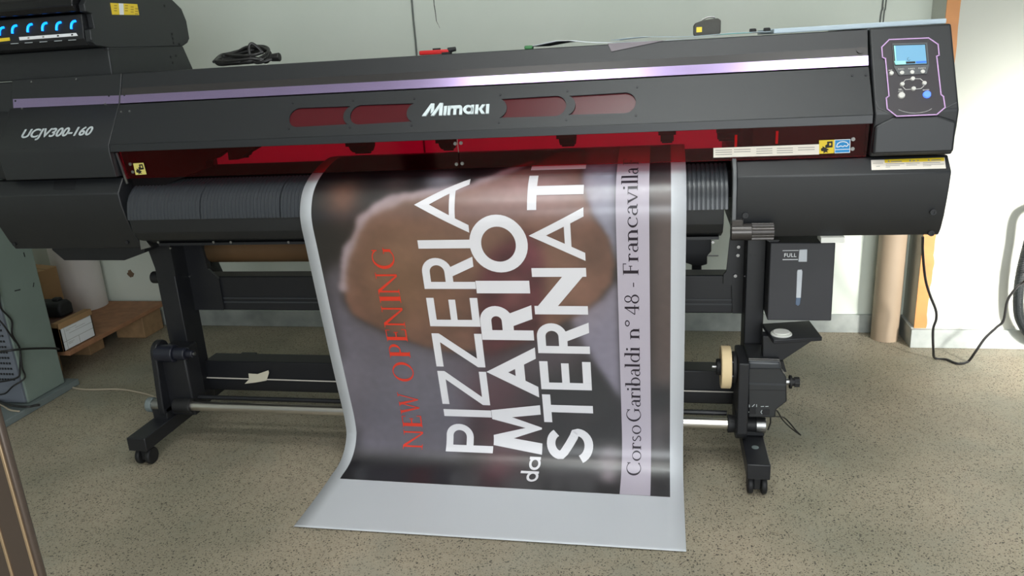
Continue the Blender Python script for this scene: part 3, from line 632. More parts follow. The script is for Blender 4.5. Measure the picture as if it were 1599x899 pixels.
# left arm: rounded plate from its pivot down to the tube
pv = at(272, 558, 'Y', 2.20)
arm = arc(2.215, .345, .040, .042, 0, 180, 14)+[(2.172, .30), (2.158, .16), (2.160, .132), (2.22, .128), (2.248, .15), (2.256, .30)]
MB().px(arm, -1.712, -1.690).build('tension_arm', STAND, PR, bevel=.004, seg=3)
MB().box(-1.695, -1.60, 2.20, 2.28, .112, .36).build('arm_block', STAND, PR, bevel=.006)
h_ = MB(); h_.cyl((-1.70, 2.20, .345), (-1.632, 2.20, .345), .030, 28); h_.cyl((-1.632, 2.20, .345), (-1.59, 2.20, .345), .022, 24); h_.cyl((-1.59, 2.20, .345), (-1.565, 2.20, .345), .013, 18)
h_.build('arm_pivot', mat('dark blue black plastic', (34, 36, 46), .3), PR, bevel=.003)
MB().cyl((-1.565, 2.20, .345), (-1.558, 2.20, .345), .006, 12).build('pivot_screw', STEEL, PR)
MB().box(-1.745, -1.69, 2.17, 2.26, .108, .150).build('arm_foot', STAND, PR, bevel=.003)

# right take-up drive
TX0 = at(1152, 600, 'Y', 2.15).x; TX1 = at(1168, 600, 'Y', 2.15).x
MB().box(TX0, TX1+.001, 2.13, 2.28, .150, .375).build('drive_plate', STAND, PR, bevel=.003)
MY = 2.145
def mp(l): return [(at(x, y, 'Y', MY).x, at(x, y, 'Y', MY).z) for x, y in l]
mb_ = MB().py(mp([(1168, 561), (1218, 562), (1220, 577), (1228, 588), (1229, 627), (1212, 640), (1211, 652), (1168, 652)]), MY, 2.27).build('drive_motor_box', BLACK, PR, bevel=.004)
MB().py(mp([(1168, 562), (1218, 563), (1220, 575), (1168, 575)]), MY-.010, MY+.02).build('drive_top_cover', RIBM, mb_, bevel=.007, seg=3)
for ya in (558.5, 561): MB().py(mp([(1169, ya), (1217, ya+1.5), (1217, ya+2.3), (1169, ya+.9)]), MY-.004, MY).build('drive_seam', STEEL, mb_)
MB().py(mp([(1168, 597), (1228, 599), (1228, 602), (1168, 600)]), MY-.001, MY).build('drive_seam', RIBM, mb_)
MB().py(mp([(1168, 608), (1226, 609), (1226, 610), (1168, 609)]), MY-.0006, MY).build('drive_seam', DARKER, mb_)
for cx_, cy_, sx_, sy_ in ((1175, 641, 5, 4.5), (1196, 643, 5.5, 4)):
    MB().py(mp([(cx_-sx_, cy_-sy_), (cx_+sx_, cy_-sy_), (cx_+sx_, cy_+sy_), (cx_-sx_, cy_+sy_)]), MY-.003, MY).build('drive_switch', RUBBER, mb_, bevel=.001)
sw = MB()
for l in ([(1170, 631.5), (1170, 635.5)], [(1174.5, 634.8), (1178.5, 631)], [(1181.5, 631), (1181.5, 635)], [(1188, 634.5), (1193, 634.2)], [(1195, 634.4), (1200, 634.2)], [(1190, 640), (1188, 643), (1190, 646)], [(1168.6, 643), (1170, 643)]):
    for a_, b_ in zip(l, l[1:]):
        d = Vector((b_[0]-a_[0], b_[1]-a_[1])).normalized()*.45; sw.py(mp([(a_[0]-d.y, a_[1]+d.x), (b_[0]-d.y, b_[1]+d.x), (b_[0]+d.y, b_[1]-d.x), (a_[0]+d.y, a_[1]-d.x)]), MY-.0008, MY+.0002)
sw.build('drive_marking', GREYTXT, mb_)
# star knob at the right of the drive
kz = at(1238, 596, 'Y', 2.2).z; kx = at(1228, 596, 'Y', 2.2).x
k_ = MB(); k_.cyl((kx-.01, 2.2, kz), (kx+.012, 2.2, kz), .010, 20); k_.build('knob_shaft', STEEL, PR)
k_ = MB(); k_.cyl((kx+.008, 2.2, kz), (kx+.014, 2.2, kz), .020, 24); k_.cyl((kx+.014, 2.2, kz), (kx+.036, 2.2, kz), .012, 16)
for i in range(6):
    a_ = math.pi/3*i; k_.cyl((kx+.022, 2.2+.010*math.cos(a_), kz+.010*math.sin(a_)), (kx+.036, 2.2+.010*math.cos(a_), kz+.010*math.sin(a_)), .005, 10)
k_.build('star_knob', RUBBER, PR)
MB().py(mp([(1220, 572), (1226, 571), (1231, 588), (1226, 588)]), 2.18, 2.24).build('drive_fin', RUBBER, PR)
# hub that carries the paper core ring
HY, HZ = 2.20, .335
hx0, hx1 = at(1141, 572, 'Y', HY).x, TX0+.002
h_ = MB(); h_.cyl((hx0, HY, HZ), (hx1, HY, HZ), .036, 32); h_.cyl((hx0+.004, HY, HZ), (hx1-.004, HY, HZ), .047, 32); h_.build('takeup_hub', RUBBER, PR, bevel=.002)
hb = MB()
for i in range(6):
    a_ = math.pi/3*i+.3; hb.cyl((hx1-.006, HY+.041*math.cos(a_), HZ+.041*math.sin(a_)), (hx0+.001, HY+.041*math.cos(a_), HZ+.041*math.sin(a_)), .005, 10)
hb.build('hub_bolt', mat('dark bolt', (60, 60, 66), .25, .6), PR)
cx0 = at(1125, 572, 'Y', HY).x
MB().cyl((cx0-.012, HY, HZ), (hx0, HY, HZ), .0245, 28).build('takeup_spigot', RUBBER, PR, bevel=.002)
MB().cyl((cx0-.024, HY, HZ), (cx0-.011, HY, HZ), .005, 14).build('spigot_pin', STEEL, PR)
# tube bearing under the drive
b_ = MB(); bx0 = at(1136, 660, 'Y', TY).x; b_.cyl((bx0, TY, TZ), (bx0+.030, TY, TZ), .028, 28, .024); b_.cyl((bx0+.045, TY, TZ), (bx0+.085, TY, TZ), .022, 28); b_.build('tube_collar', RUBBER, PR, bevel=.002)
MB().px([(2.150, .135), (2.150, .20), (2.28, .20), (2.28, .110), (2.20, .110), (2.165, .118)], TX0-.002, TX1+.004).build('bearing_block', STAND, PR, bevel=.006, seg=3)
rx = at(1183, 665, 'Y', TY).x; MB().cyl((rx-.006, TY, TZ), (rx+.022, TY, TZ), .0245, 28).build('tube_ring', STEEL, PR, bevel=.001)
MB().box(TX1, rx+.022, 2.20, 2.27, .110, .135).build('bearing_foot', STAND, PR, bevel=.003)
q = at(1159, 673, 'Y', 2.146); MB().cyl(q+Vector((0, .01, 0)), q, .007, 14).build('bolt', STAND, PR)
# thin motor lead
def onfl(x, y, z=.006): p = at(x, y, 'Z', z); return p
mc = MB(); mc.tube([at(1205, 645, 'Y', 2.2), at(1213, 641, 'Y', 2.25), at(1222, 655, 'Y', 2.30), at(1235, 668, 'Y', 2.36), at(1250, 679, 'Y', 2.38), at(1243, 672, 'Y', 2.36), at(1226, 653, 'Y', 2.32), at(1213, 650, 'Y', 2.26), at(1204, 650, 'Y', 2.2), at(1203, 660, 'Y', 2.2), at(1199, 671, 'Y', 2.2)], .0022, 8, 6)
mc.build('motor_lead', CORD, PR)

# waste ink cover and tray
WY = 2.20
def wp(l): return [(at(x, y, 'Y', WY).x, at(x, y, 'Y', WY).z) for x, y in l]
wc = MB().py(wp([(1203, 379), (1305, 379), (1298, 501), (1198, 500)]), WY, WY+.12).build('waste_ink_cover', WASTEM, PR, bevel=.003)
MB().py(wp([(1197, 376), (1219, 376), (1215, 379.5), (1203, 379.5)]), WY+.01, WY+.1).build('cover_hook', DARKER, wc)
MB().py(wp([(1294, 376), (1306, 379), (1304, 381), (1290, 380)]), WY+.01, WY+.1).build('cover_hook', DARKER, wc)
def slot(l, mt, nm, r=.0): return MB().py(wp(l), WY-.0016, WY+.001).build(nm, mt, wc, bevel=.0012)
slot([(1248, 389.5), (1260.5, 389), (1260, 408.5), (1246.5, 408.5)], FROST, 'level_window')
slot([(1245.5, 421), (1252, 420.5), (1253, 424), (1250.5, 465), (1243, 465), (1244.5, 424)], FROST, 'level_gauge')
slot([(1243, 464), (1250.5, 464), (1249, 475), (1246, 477.5), (1242, 475)], FROSTB, 'gauge_liquid')
fm = MB(); fm.py(wp([(1222, 390.8), (1247, 390.4), (1247, 391.2), (1222, 391.6)]), WY-.0006, WY); fm.py(wp([(1222, 404.6), (1246, 404.4), (1246, 405.6), (1222, 405.8)]), WY-.0006, WY)
ps, x0, w = text_polys('FULL', 1, spacing=1.1, bold=.015); a_ = at(1224.5, 401, 'Y', WY); b_ = at(1243.5, 401, 'Y', WY); k = (b_.x-a_.x)/w
hcap = at(1224, 395, 'Y', WY).z-a_.z
fm.flat([[(a_.x+(x-x0)*k, a_.z+y/.73*hcap) for x, y in p] for p in ps], lambda x, y, h: Vector((x, WY-h, y)), .0001, .0006)
fm.build('full_lettering', WHITEP, wc)['label'] = 'white FULL lettering and level lines'
tz = .455
tr = [at(x, y, 'Z', tz) for x, y in ((1190, 505), (1264, 500), (1284, 526), (1208, 531))]
MB().pz([(p.x, p.y) for p in tr], tz-.012, tz).build('waste_tray', STAND, PR, bevel=.002)
q = at(1220, 519.5, 'Z', tz+.004); cp = MB(); cp.cyl((q.x, q.y, tz-.002), (q.x, q.y, tz+.004), .029, 36); cp.cyl((q.x, q.y, tz+.004), (q.x, q.y, tz+.009), .023, 36)
cp.build('tray_cap', WHITEPL, PR, bevel=.0015)['label'] = 'round white cap on the tray'
g0, g1, g2, g3 = (at(x, y, 'Y', 2.20) for x, y in ((1189, 531), (1276, 530), (1219, 557), (1189, 555)))
MB().py([(g0.x, tz-.01), (tr[2].x-.004, tz-.01), (g2.x, g2.z), (g3.x, g3.z)], 2.17, 2.21).build('tray_bracket', STAND, PR, bevel=.002)

# rear roll holder brackets
MB().py([(-1.785, .66), (-1.717, .66), (-1.717, .535), (-1.70, .48), (-1.765, .44), (-1.78, .50), (-1.772, .58)], 2.62, 2.68).build('roll_holder', STAND, PR, bevel=.003)
MB().box(-1.70, -1.62, 2.38, 2.66, .44, .50).build('holder_arm', STAND, PR, bevel=.003)
h1 = MB(); h1.py([(.05, .64), (.158, .64), (.158, .58), (.145, .565), (.145, .535), (.128, .530), (.105, .527), (.09, .535), (.075, .54), (.05, .54)], 2.61, 2.69); h1.build('roll_holder', STAND, PR, bevel=.003)
MB().box(.096, .128, 2.63, 2.67, .46, .54).build('holder_post', STAND, PR, bevel=.003)
MB().box(.096, .128, 2.42, 2.66, .45, .50).build('holder_arm', STAND, PR, bevel=.003)
MB().cyl((.14, 2.62, .563), (.182, 2.62, .563), .0025, 8).build('holder_pin', STEEL, PR)

# ================================================================== the printed banner
PP = [(2.635, .69), (2.57, .85), (2.48, .93), (2.40, .966), (2.30, .979), (2.25, .977), (2.18, .963), (2.11, .940), (2.062, .910), (2.034, .868), (2.027, .825), (2.038, .755), (2.056, .643), (2.077, .515), (2.10, .38), (2.122, .26), (2.140, .16), (2.141, .095), (2.122, .05), (2.08, .020), (2.01, .008), (1.9, .004), (1.81, .004), (1.757, .005)]
Q = [np.array(p) for p in PP]; Q = [2*Q[0]-Q[1]]+Q+[2*Q[-1]-Q[-2]]; CU = []
for i in range(1, len(Q)-2):
    a_, b_, c_, d_ = Q[i-1:i+3]
    for k in range(16):
        t = k/16; CU.append(.5*((2*b_)+(c_-a_)*t+(2*a_-5*b_+4*c_-d_)*t*t+(3*b_-a_-3*c_+d_)*t**3))
CU.append(Q[-2]); CU = np.array(CU); SS = np.r_[0, np.cumsum(np.hypot(*np.diff(CU, axis=0).T))]
SS -= SS[np.argmin(np.hypot(CU[:, 0]-2.30, CU[:, 1]-.979))]
TN = np.gradient(CU, axis=0); TN /= np.linalg.norm(TN, axis=1)[:, None]; NM = np.stack([TN[:, 1], -TN[:, 0]], 1)   # front / upper side
i0 = np.argmin(abs(SS-.45)); NM = NM if NM[i0, 0] < 0 else -NM
SEND = SS[-1]
def bpos(u, s, h):
    y = np.interp(s, SS, CU[:, 0]); z = np.interp(s, SS, CU[:, 1]); ny = np.interp(s, SS, NM[:, 0]); nz = np.interp(s, SS, NM[:, 1])
    du = -.016*min(1, max(0, (s-1.08)/.16))*(-u if u < 0 else 0) if True else 0     # the hanging sheet splays a little to the left on the floor
    return Vector((u+du, y+ny*h, z+nz*h))
BN = thing('printed_banner', 'long vinyl banner for a pizzeria hanging from the printer onto the floor', 'banner', (-.48, 2.03, 0))
def sgrid(u0, u1, s0, s1, du, ds, h, name, mt, send=None):
    nu = max(1, round((u1-u0)/du)); ns = max(1, round((s1-s0)/ds)); vs = []
    for j in range(ns+1):
        for i in range(nu+1):
            u = u0+(u1-u0)*i/nu; e = s1 if send is None else send(u); vs.append(bpos(u, s0+(e-s0)*j/ns, h))
    mb = MB().add(vs, [(j*(nu+1)+i, j*(nu+1)+i+1, (j+1)*(nu+1)+i+1, (j+1)*(nu+1)+i) for j in range(ns) for i in range(nu)])
    o = mb.build(name, mt, BN, ang=80); return o, nu, ns
o, _, _ = sgrid(-1.020, .058, SS[0], SEND, .05, .012, 0, 'vinyl_sheet', SHEET)
sd = o.modifiers.new('thickness', 'SOLIDIFY'); sd.thickness = .0006; sd.offset = 0
U0, U1, T0, T1 = -.985, .019, -.20, 1.258
pm = bpy.data.materials.new('printed picture'); pm.use_nodes = True; nt = pm.node_tree; b = nt.nodes['Principled BSDF']; b.inputs['Roughness'].default_value = .33; b.inputs['Specular IOR Level'].default_value = 1.0; b.inputs['Coat Weight'].default_value = .4; b.inputs['Coat Roughness'].default_value = .36
va = nt.nodes.new('ShaderNodeVertexColor'); va.layer_name = 'Print'; nt.links.new(va.outputs[0], b.inputs['Base Color'])
pic, nu, ns = sgrid(U0, U1, T0, T1, .0042, .0042, .0006, 'printed_picture', pm, send=lambda u: T1+.008*(u-U0)/(U1-U0))
pic['label'] = 'printed photo of pizza dough with dark backdrop'
UU, TT = np.meshgrid(np.linspace(U0, U1, nu+1), np.linspace(T0, T1, ns+1))
def inside(poly):
    r_ = np.zeros(UU.shape, bool); n = len(poly)
    for i in range(n):
        (x1, y1), (x2, y2) = poly[i], poly[(i+1) % n]
        c_ = ((y1 > TT) != (y2 > TT)) & (UU < (x2-x1)*(TT-y1)/((y2-y1) if y2 != y1 else 1e-9)+x1); r_ ^= c_
    return r_.astype(float)
def blur(a, n, it=3):
    for _ in range(it):
        for ax in (0, 1):
            p = np.pad(a, [(n, n) if k == ax else (0, 0) for k in (0, 1)], mode='edge'); c_ = np.cumsum(p, axis=ax); c_ = np.insert(c_, 0, 0, axis=ax)
            a = (np.take(c_, range(2*n+1, c_.shape[ax]), axis=ax)-np.take(c_, range(0, c_.shape[ax]-2*n-1), axis=ax))/(2*n+1)
    return a
rng = np.random.default_rng(3)
def fog(n): f_ = blur(rng.standard_normal(UU.shape), n, 3); return f_/f_.std()
IMG = np.zeros(UU.shape+(3,)); IMG[:] = (26, 23, 25)
def lay(mask, rgb, n=1, amt=1.0, tex=0, tn=4):
    global IMG
    a_ = (blur(mask, n) if n else mask)*amt; c_ = np.array(rgb, float)[None, None]*np.ones(UU.shape+(1,))
    if tex: c_ = c_*(1+tex*fog(tn))[..., None]
    IMG = IMG*(1-a_[..., None])+c_*a_[..., None]
def ell(u, s, ru, rs): return ((((UU-u)/ru)**2+((TT-s)/rs)**2) < 1).astype(float)
def strokem(pts, w):
    m_ = np.full(UU.shape, 9.)
    for (x1, y1), (x2, y2) in zip(pts, pts[1:]):
        d2 = (x2-x1)**2+(y2-y1)**2; t = np.clip(((UU-x1)*(x2-x1)+(TT-y1)*(y2-y1))/d2, 0, 1); m_ = np.minimum(m_, np.hypot(UU-x1-t*(x2-x1), TT-y1-t*(y2-y1)))
    return m_
dough = [(-.931, .594), (-.926, .53), (-.905, .458), (-.87, .398), (-.833, .34), (-.786, .299), (-.712, .275), (-.603, .261), (-.514, .242), (-.43, .195), (-.362, .165), (-.30, .05), (-.227, .05), (-.216, .251), (-.186, .333), (-.145, .397), (-.13, .473), (-.14, .531), (-.177, .581), (-.234, .632), (-.28, .654), (-.339, .697), (-.437, .742), (-.517, .761), (-.635, .763), (-.713, .746), (-.808, .703), (-.873, .67), (-.918, .638)]
rim = [(-.930, .55), (-.905, .458), (-.868, .392), (-.833, .34), (-.786, .299), (-.713, .271), (-.603, .257), (-.514, .242), (-.431, .189), (-.36, .12)]
cloth = [(-.979, .509), (-.905, .458), (-.939, .594), (-.901, .653), (-.789, .714), (-.635, .763), (-.559, .789), (-.581, .979), (-.628, 1.158), (-.973, 1.156), (-.99, 1.019), (-.985, .798)]
lav1 = [(-.265, .637), (-.169, .581), (-.120, .512), (-.120, .93), (-.203, .781), (-.237, .706)]
lav2 = [(-.222, .0), (-.12, .0), (-.12, .50), (-.133, .454), (-.154, .394), (-.191, .333), (-.216, .251)]
maroon = [(-.465, .432), (-.352, .376), (-.326, .511), (-.348, .697), (-.437, .742), (-.519, .788), (-.539, .699), (-.515, .531)]
streak = [(-.58, .882), (-.443, .809), (-.378, .972), (-.449, 1.248), (-.548, 1.25), (-.591, 1.095)]
pale = [(-.582, .281), (-.479, .233), (-.378, .178), (-.226, .186), (-.22, .324), (-.367, .304), (-.509, .319), (-.581, .318)]
hand = [(-.195, 1.11), (-.156, 1.078), (-.131, 1.097), (-.128, 1.201), (-.172, 1.209), (-.203, 1.17)]
lay(inside(cloth), (98, 93, 103), 4, 1, .05, 14)
lay(inside([(-.66, .76), (-.56, .78), (-.36, .70), (-.23, .66), (-.21, .80), (-.40, .86), (-.58, .98)]), (92, 80, 88), 8, .8)
lay(inside(lav2), (146, 144, 160), 2); lay(inside(lav1), (136, 130, 146), 2)
lay(inside(dough), (112, 79, 66), 1, 1, .07, 5)
lay(ell(-.74, .52, .13, .16), (130, 98, 70), 14, .6); lay(ell(-.62, .40, .2, .07), (140, 108, 88), 12, .6); lay(ell(-.28, .52, .09, .12), (134, 98, 82), 10, .6)
d_ = strokem(rim, 0); lay((d_ < .012+.004*fog(3)).astype(float), (182, 164, 172), 1, .9)
lay(((d_ > .004) & (d_ < .03)).astype(float)*inside(dough), (138, 106, 90), 3, .5)
lay(inside(pale), (172, 138, 142), 10, .85)  # pale print, with gloss reflection on the vinyl mixed into its colour
lay(inside(maroon), (78, 36, 44), 3, .95, .12, 4); lay(ell(-.42, .56, .03, .06), (150, 96, 92), 4, .6); lay(ell(-.36, .45, .03, .05), (140, 70, 84), 4, .6)
lay(inside(streak), (84, 46, 54), 8, .8, .12, 8)
lay(ell(-.893, .274, .040, .055), (160, 104, 80), 7, .9); lay(ell(-.61, .217, .045, .032), (178, 174, 188), 5, .9); lay(ell(-.743, .228, .03, .03), (112, 88, 86), 6, .9)
lay(inside(hand), (158, 146, 152), 3, .8, .1, 3); lay(ell(-.25, .98, .03, .05), (92, 76, 76), 8, .6)
lay(ell(-.28, 1.15, .09, .05), (92, 88, 96), 10, .6)
lay(inside([(-.036, -.2), (.019, -.2), (.02, .864), (-.039, .866)]), (86, 73, 71), 4); lay(ell(-.01, .2, .03, .06), (60, 56, 62), 5, .7)
lay(ell(-.02, 1.06, .016, .09), (126, 116, 120), 4, .7); lay(ell(0, .99, .02, .05), (120, 108, 104), 5, .5)
lay((TT > 1.165).astype(float)*(UU < -.60), (30, 28, 34), 6, .9)
IMG *= (1+.015*fog(1))[..., None]
c_ = np.clip(IMG, 0, 255)/255; c_ = np.where(c_ <= .04045, c_/12.92, ((c_+.055)/1.055)**2.4)
at_ = pic.data.color_attributes.new('Print', 'FLOAT_COLOR', 'POINT'); at_.data.foreach_set('color', np.concatenate([c_.reshape(-1, 3), np.ones((c_.size//3, 1))], 1).astype(np.float32).ravel())
st_, _, _ = sgrid(-.124, -.037, T0, T1+.007, .02, .01, .0012, 'address_stripe', BANDM); st_['label'] = 'pale lilac stripe behind the address'

# ---- letter shapes: polygons in (x to the right, y up from the baseline), cap height 1
def rect(x0, y0, x1, y1): return [(x0, y0), (x1, y0), (x1, y1), (x0, y1)]
def ring(cx, cy, rx, ry, ix, iy, a0=0, a1=360, n=28, icx=None, icy=None):
    o_ = arc(cx, cy, rx, ry, a0, a1, n); i_ = arc(icx if icx is not None else cx, icy if icy is not None else cy, ix, iy, a0, a1, n)
    return [[o_[k], o_[k+1], i_[k+1], i_[k]] for k in range(n)]
def spath(pts, t):
    out = []
    P_ = [Vector(p) for p in pts]; L_ = []
    for i in range(len(P_)):
        d = (P_[min(i+1, len(P_)-1)]-P_[max(i-1, 0)]).normalized(); n = Vector((-d.y, d.x)); w_ = t if not callable(t) else t(d)
        L_.append((P_[i]+n*w_/2, P_[i]-n*w_/2))
    for a_, b_ in zip(L_, L_[1:]): out.append([tuple(a_[0]), tuple(b_[0]), tuple(b_[1]), tuple(a_[1])])
    return out
def sans(ch, w, t):
    if ch == 'I': return [rect(0, 0, w, 1)]
    if ch == 'E': return [rect(0, 0, t, 1), rect(t, 0, w, t), rect(t, 1-t, w, 1), rect(t, .5-t*.45, w*.94, .5+t*.45)]
    if ch == 'T': return [rect(0, 1-t, w, 1), rect(w/2-t*.55, 0, w/2+t*.55, 1-t)]
    if ch == 'Z': k = t*1.35; return [rect(0, 0, w, t), rect(0, 1-t, w, 1), [(0, t), (k, t), (w, 1-t), (w-k, 1-t)]]
    if ch == 'N': return [rect(0, 0, t, 1), rect(w-t, 0, w, 1), [(0, 1), (t, 1), (w, 0), (w-t, 0)]] if False else [rect(0, 0, t*1.05, 1), rect(w-t*1.05, 0, w, 1), [(0, 1), (t*.55, 1), (w, .30), (w, 0), (w-t*.55, 0), (0, .70)]]
    if ch == 'A': k = t*1.22; return [[(0, 0), (k, 0), (w/2, 1-2*k/w), (w/2, 1)], [(w, 0), (w/2, 1), (w/2, 1-2*k/w), (w-k, 0)], [(w*.17, .24), (w*.83, .24), (w*.83-t*.4, .24+t*.9), (w*.17+t*.4, .24+t*.9)]]
    if ch == 'M': k = t*.98; return [[(0, 0), (k, 0), (w*.14+k*.9, .9), (w*.14, 1)], [(w, 0), (w-w*.14, 1), (w-w*.14-k*.9, .9), (w-k, 0)], [(w*.14, 1), (w*.14+k*.95, 1), (w/2+.02, .26), (w/2+.02, 0), (w/2-.02, 0)], [(w-w*.14, 1), (w/2+.02, 0), (w/2-.02, 0), (w/2-.02, .26), (w-w*.14-k*.95, 1)]]
    if ch in 'PR':
        r = .29 if t < .2 else .315; out = [rect(0, 0, t, 1), rect(t, 1-t, w-r, 1), rect(t, 1-2*r, w-r, 1-2*r+t)]+ring(w-r, 1-r, r, r, r-t, r-t, -90, 90, 16)
        if ch == 'R': out.append([(w*.36, 1-2*r+t*.5), (w*.36+t*1.35, 1-2*r+t*.5), (w+.02, 0), (w+.02-t*1.35, 0)])
        return out
    if ch == 'O': return ring(w/2, .5, w/2, .53, w/2-t, .53-t, 0, 360, 40)
    if ch == 'S':
        r1, r2_ = .27, .30
        pts_ = arc(w*.52, 1-r1+.02-t/2+.0, w*.36, r1-t*.30, 28, 180, 14)+[(w*.26, .60), (w*.5, .50), (w*.74, .41)]+arc(w*.46, r2_-.02+t/2-.03, w*.42, r2_-t*.40, 10, -160, 14)
        return spath(pts_, t)
    if ch == 'd': return ring(.32, .30, .32, .32, .32-t, .32-t, 0, 360, 28)+[rect(.64-t, -.0, .64, 1.0)]
    if ch == 'a': return ring(.32, .30, .32, .32, .32-t, .32-t, 0, 360, 28)+[rect(.64-t, -.0, .64, .62)]
    return []
TK, TH = .115, .040       # thick and thin strokes of the roman letters
def sf(x, y, w=.19, t=.032): return rect(x-w/2, y, x+w/2, y+t)
def roman(ch):
    """returns (polygons, advance)"""
    K, H = TK, TH; X = .62
    if ch == 'N': return [rect(.12, 0, .12+H*1.2, 1), rect(.80, 0, .80+H*1.2, 1), [(.08, 1), (.22, 1), (.85, 0), (.78, 0)], sf(.14, 0, .24), sf(.82, .968, .26), sf(.12, .968, .2)], 1.0
    if ch == 'E': return [rect(.10, 0, .10+K, 1), rect(.2, 0, .60, H), rect(.2, .96, .58, 1), rect(.2, .49, .48, .49+H), rect(.56, .80, .59, 1), rect(.58, 0, .62, .22), rect(.45, .41, .485, .62), rect(.04, 0, .2, .03), rect(.04, .97, .2, 1)], .72
    if ch == 'W': return [[(.08, 1), (.21, 1), (.42, 0), (.35, 0)], [(.35, 0), (.40, 0), (.60, .80), (.56, .88)], [(.50, 1), (.63, 1), (.85, 0), (.78, 0)], [(.78, 0), (.83, 0), (1.08, 1), (1.03, 1)], sf(.14, .968, .26), sf(.57, .968, .24), sf(1.06, .968, .22)], 1.2
    if ch == 'O': return ring(.46, .5, .42, .52, .31, .475), .94
    if ch == 'P': return [rect(.12, 0, .12+K, 1), sf(.18, 0, .26), rect(.04, .968, .2, 1), rect(.2, .96, .36, 1), rect(.2, .43, .36, .43+H)]+ring(.36, .715, .26, .285, .15, .245, -90, 90, 14), .68
    if ch == 'I': return [rect(.12, 0, .12+K, 1), sf(.178, 0, .26), sf(.178, .968, .26)], .36
    if ch == 'C': return ring(.46, .5, .42, .52, .32, .475, 42, 318, 28, icx=.48)+[rect(.735, .74, .775, .98), rect(.735, .06, .765, .2)], .84
    if ch == 'G': return ring(.46, .5, .42, .52, .32, .475, 42, 318, 28, icx=.48)+[rect(.735, .74, .775, .98), rect(.70, .10, .80, .42), sf(.74, .42, .24)], .92
    if ch == 'F': return [rect(.10, 0, .10+K, 1), rect(.2, .96, .56, 1), rect(.2, .48, .46, .48+H), rect(.54, .78, .575, 1), rect(.43, .39, .465, .62), sf(.158, 0, .26), rect(.03, .97, .2, 1)], .64
    if ch == 'o': return ring(.30, X/2, .275, X/2+.015, .185, X/2-.025), .60
    if ch == 'r': return [rect(.08, 0, .08+K*.85, X), sf(.13, 0, .24), rect(.02, X-.05, .1, X)]+ring(.28, X-.13, .14, .14, .07, .09, 30, 170, 10)+[rect(.33, X-.13, .40, X-.03)], .43
    if ch == 's': return spath(arc(.22, X-.155, .13, .13, 35, 210, 10)+[(.2, .33), (.28, .26)]+arc(.21, .155, .15, .13, 30, -150, 10), .062), .45
    if ch == 'a': return ring(.22, .17, .185, .185, .10, .14, 60, 300, 16)+[rect(.32, .03, .32+K*.8, .47), rect(.40, 0, .50, .05)]+ring(.26, .46, .155, .165, .075, .125, 0, 165, 12)+[rect(.2, .30, .34, .345)], .50
    if ch == 'i': return [rect(.09, 0, .09+K*.85, X), sf(.14, 0, .24), rect(.02, X-.04, .12, X)]+ring(.14, .86, .065, .065, .001, .001), .29
    if ch == 'l': return [rect(.09, 0, .09+K*.85, 1.05), sf(.14, 0, .24), rect(.02, 1.01, .12, 1.05)], .29
    if ch == 'b': return [rect(.08, 0, .08+K*.85, 1.05), rect(0, 1.01, .1, 1.05)]+ring(.30, X/2, .25, X/2+.01, .155, X/2-.03), .58
    if ch == 'd': return [rect(.42, 0, .42+K*.85, 1.05), rect(.34, 1.01, .46, 1.05), rect(.5, 0, .6, .04)]+ring(.29, X/2, .25, X/2+.01, .155, X/2-.03), .62
    if ch == 'n': return [rect(.08, 0, .08+K*.85, X), sf(.13, 0, .24), rect(.01, X-.04, .1, X), rect(.42, 0, .42+K*.85, .42), sf(.47, 0, .24)]+ring(.30, .40, .218, .235, .12, .18, 0, 150, 14), .63
    if ch == 'c': return ring(.29, X/2, .26, X/2+.01, .175, X/2-.03, 50, 315, 20, icx=.305)+[rect(.42, X-.2, .49, X-.08)], .52
    if ch == 'v': return [[(.03, X), (.14, X), (.32, 0), (.26, 0)], [(.26, 0), (.31, 0), (.52, X), (.47, X)], sf(.09, X-.03, .22), sf(.49, X-.03, .18)], .56
    if ch == '°': return ring(.2, .80, .16, .16, .10, .10), .42
    if ch == '4': return [rect(.36, 0, .36+K*.8, .95), rect(.03, .26, .58, .31), [(.03, .31), (.09, .31), (.40, .87), (.40, .95)], sf(.405, 0, .24)], .60
    if ch == '8': return ring(.30, .72, .20, .235, .125, .19)+ring(.30, .25, .25, .265, .155, .215), .60
    if ch == '-': return [rect(.05, .30, .33, .36)], .40
    return [], .3
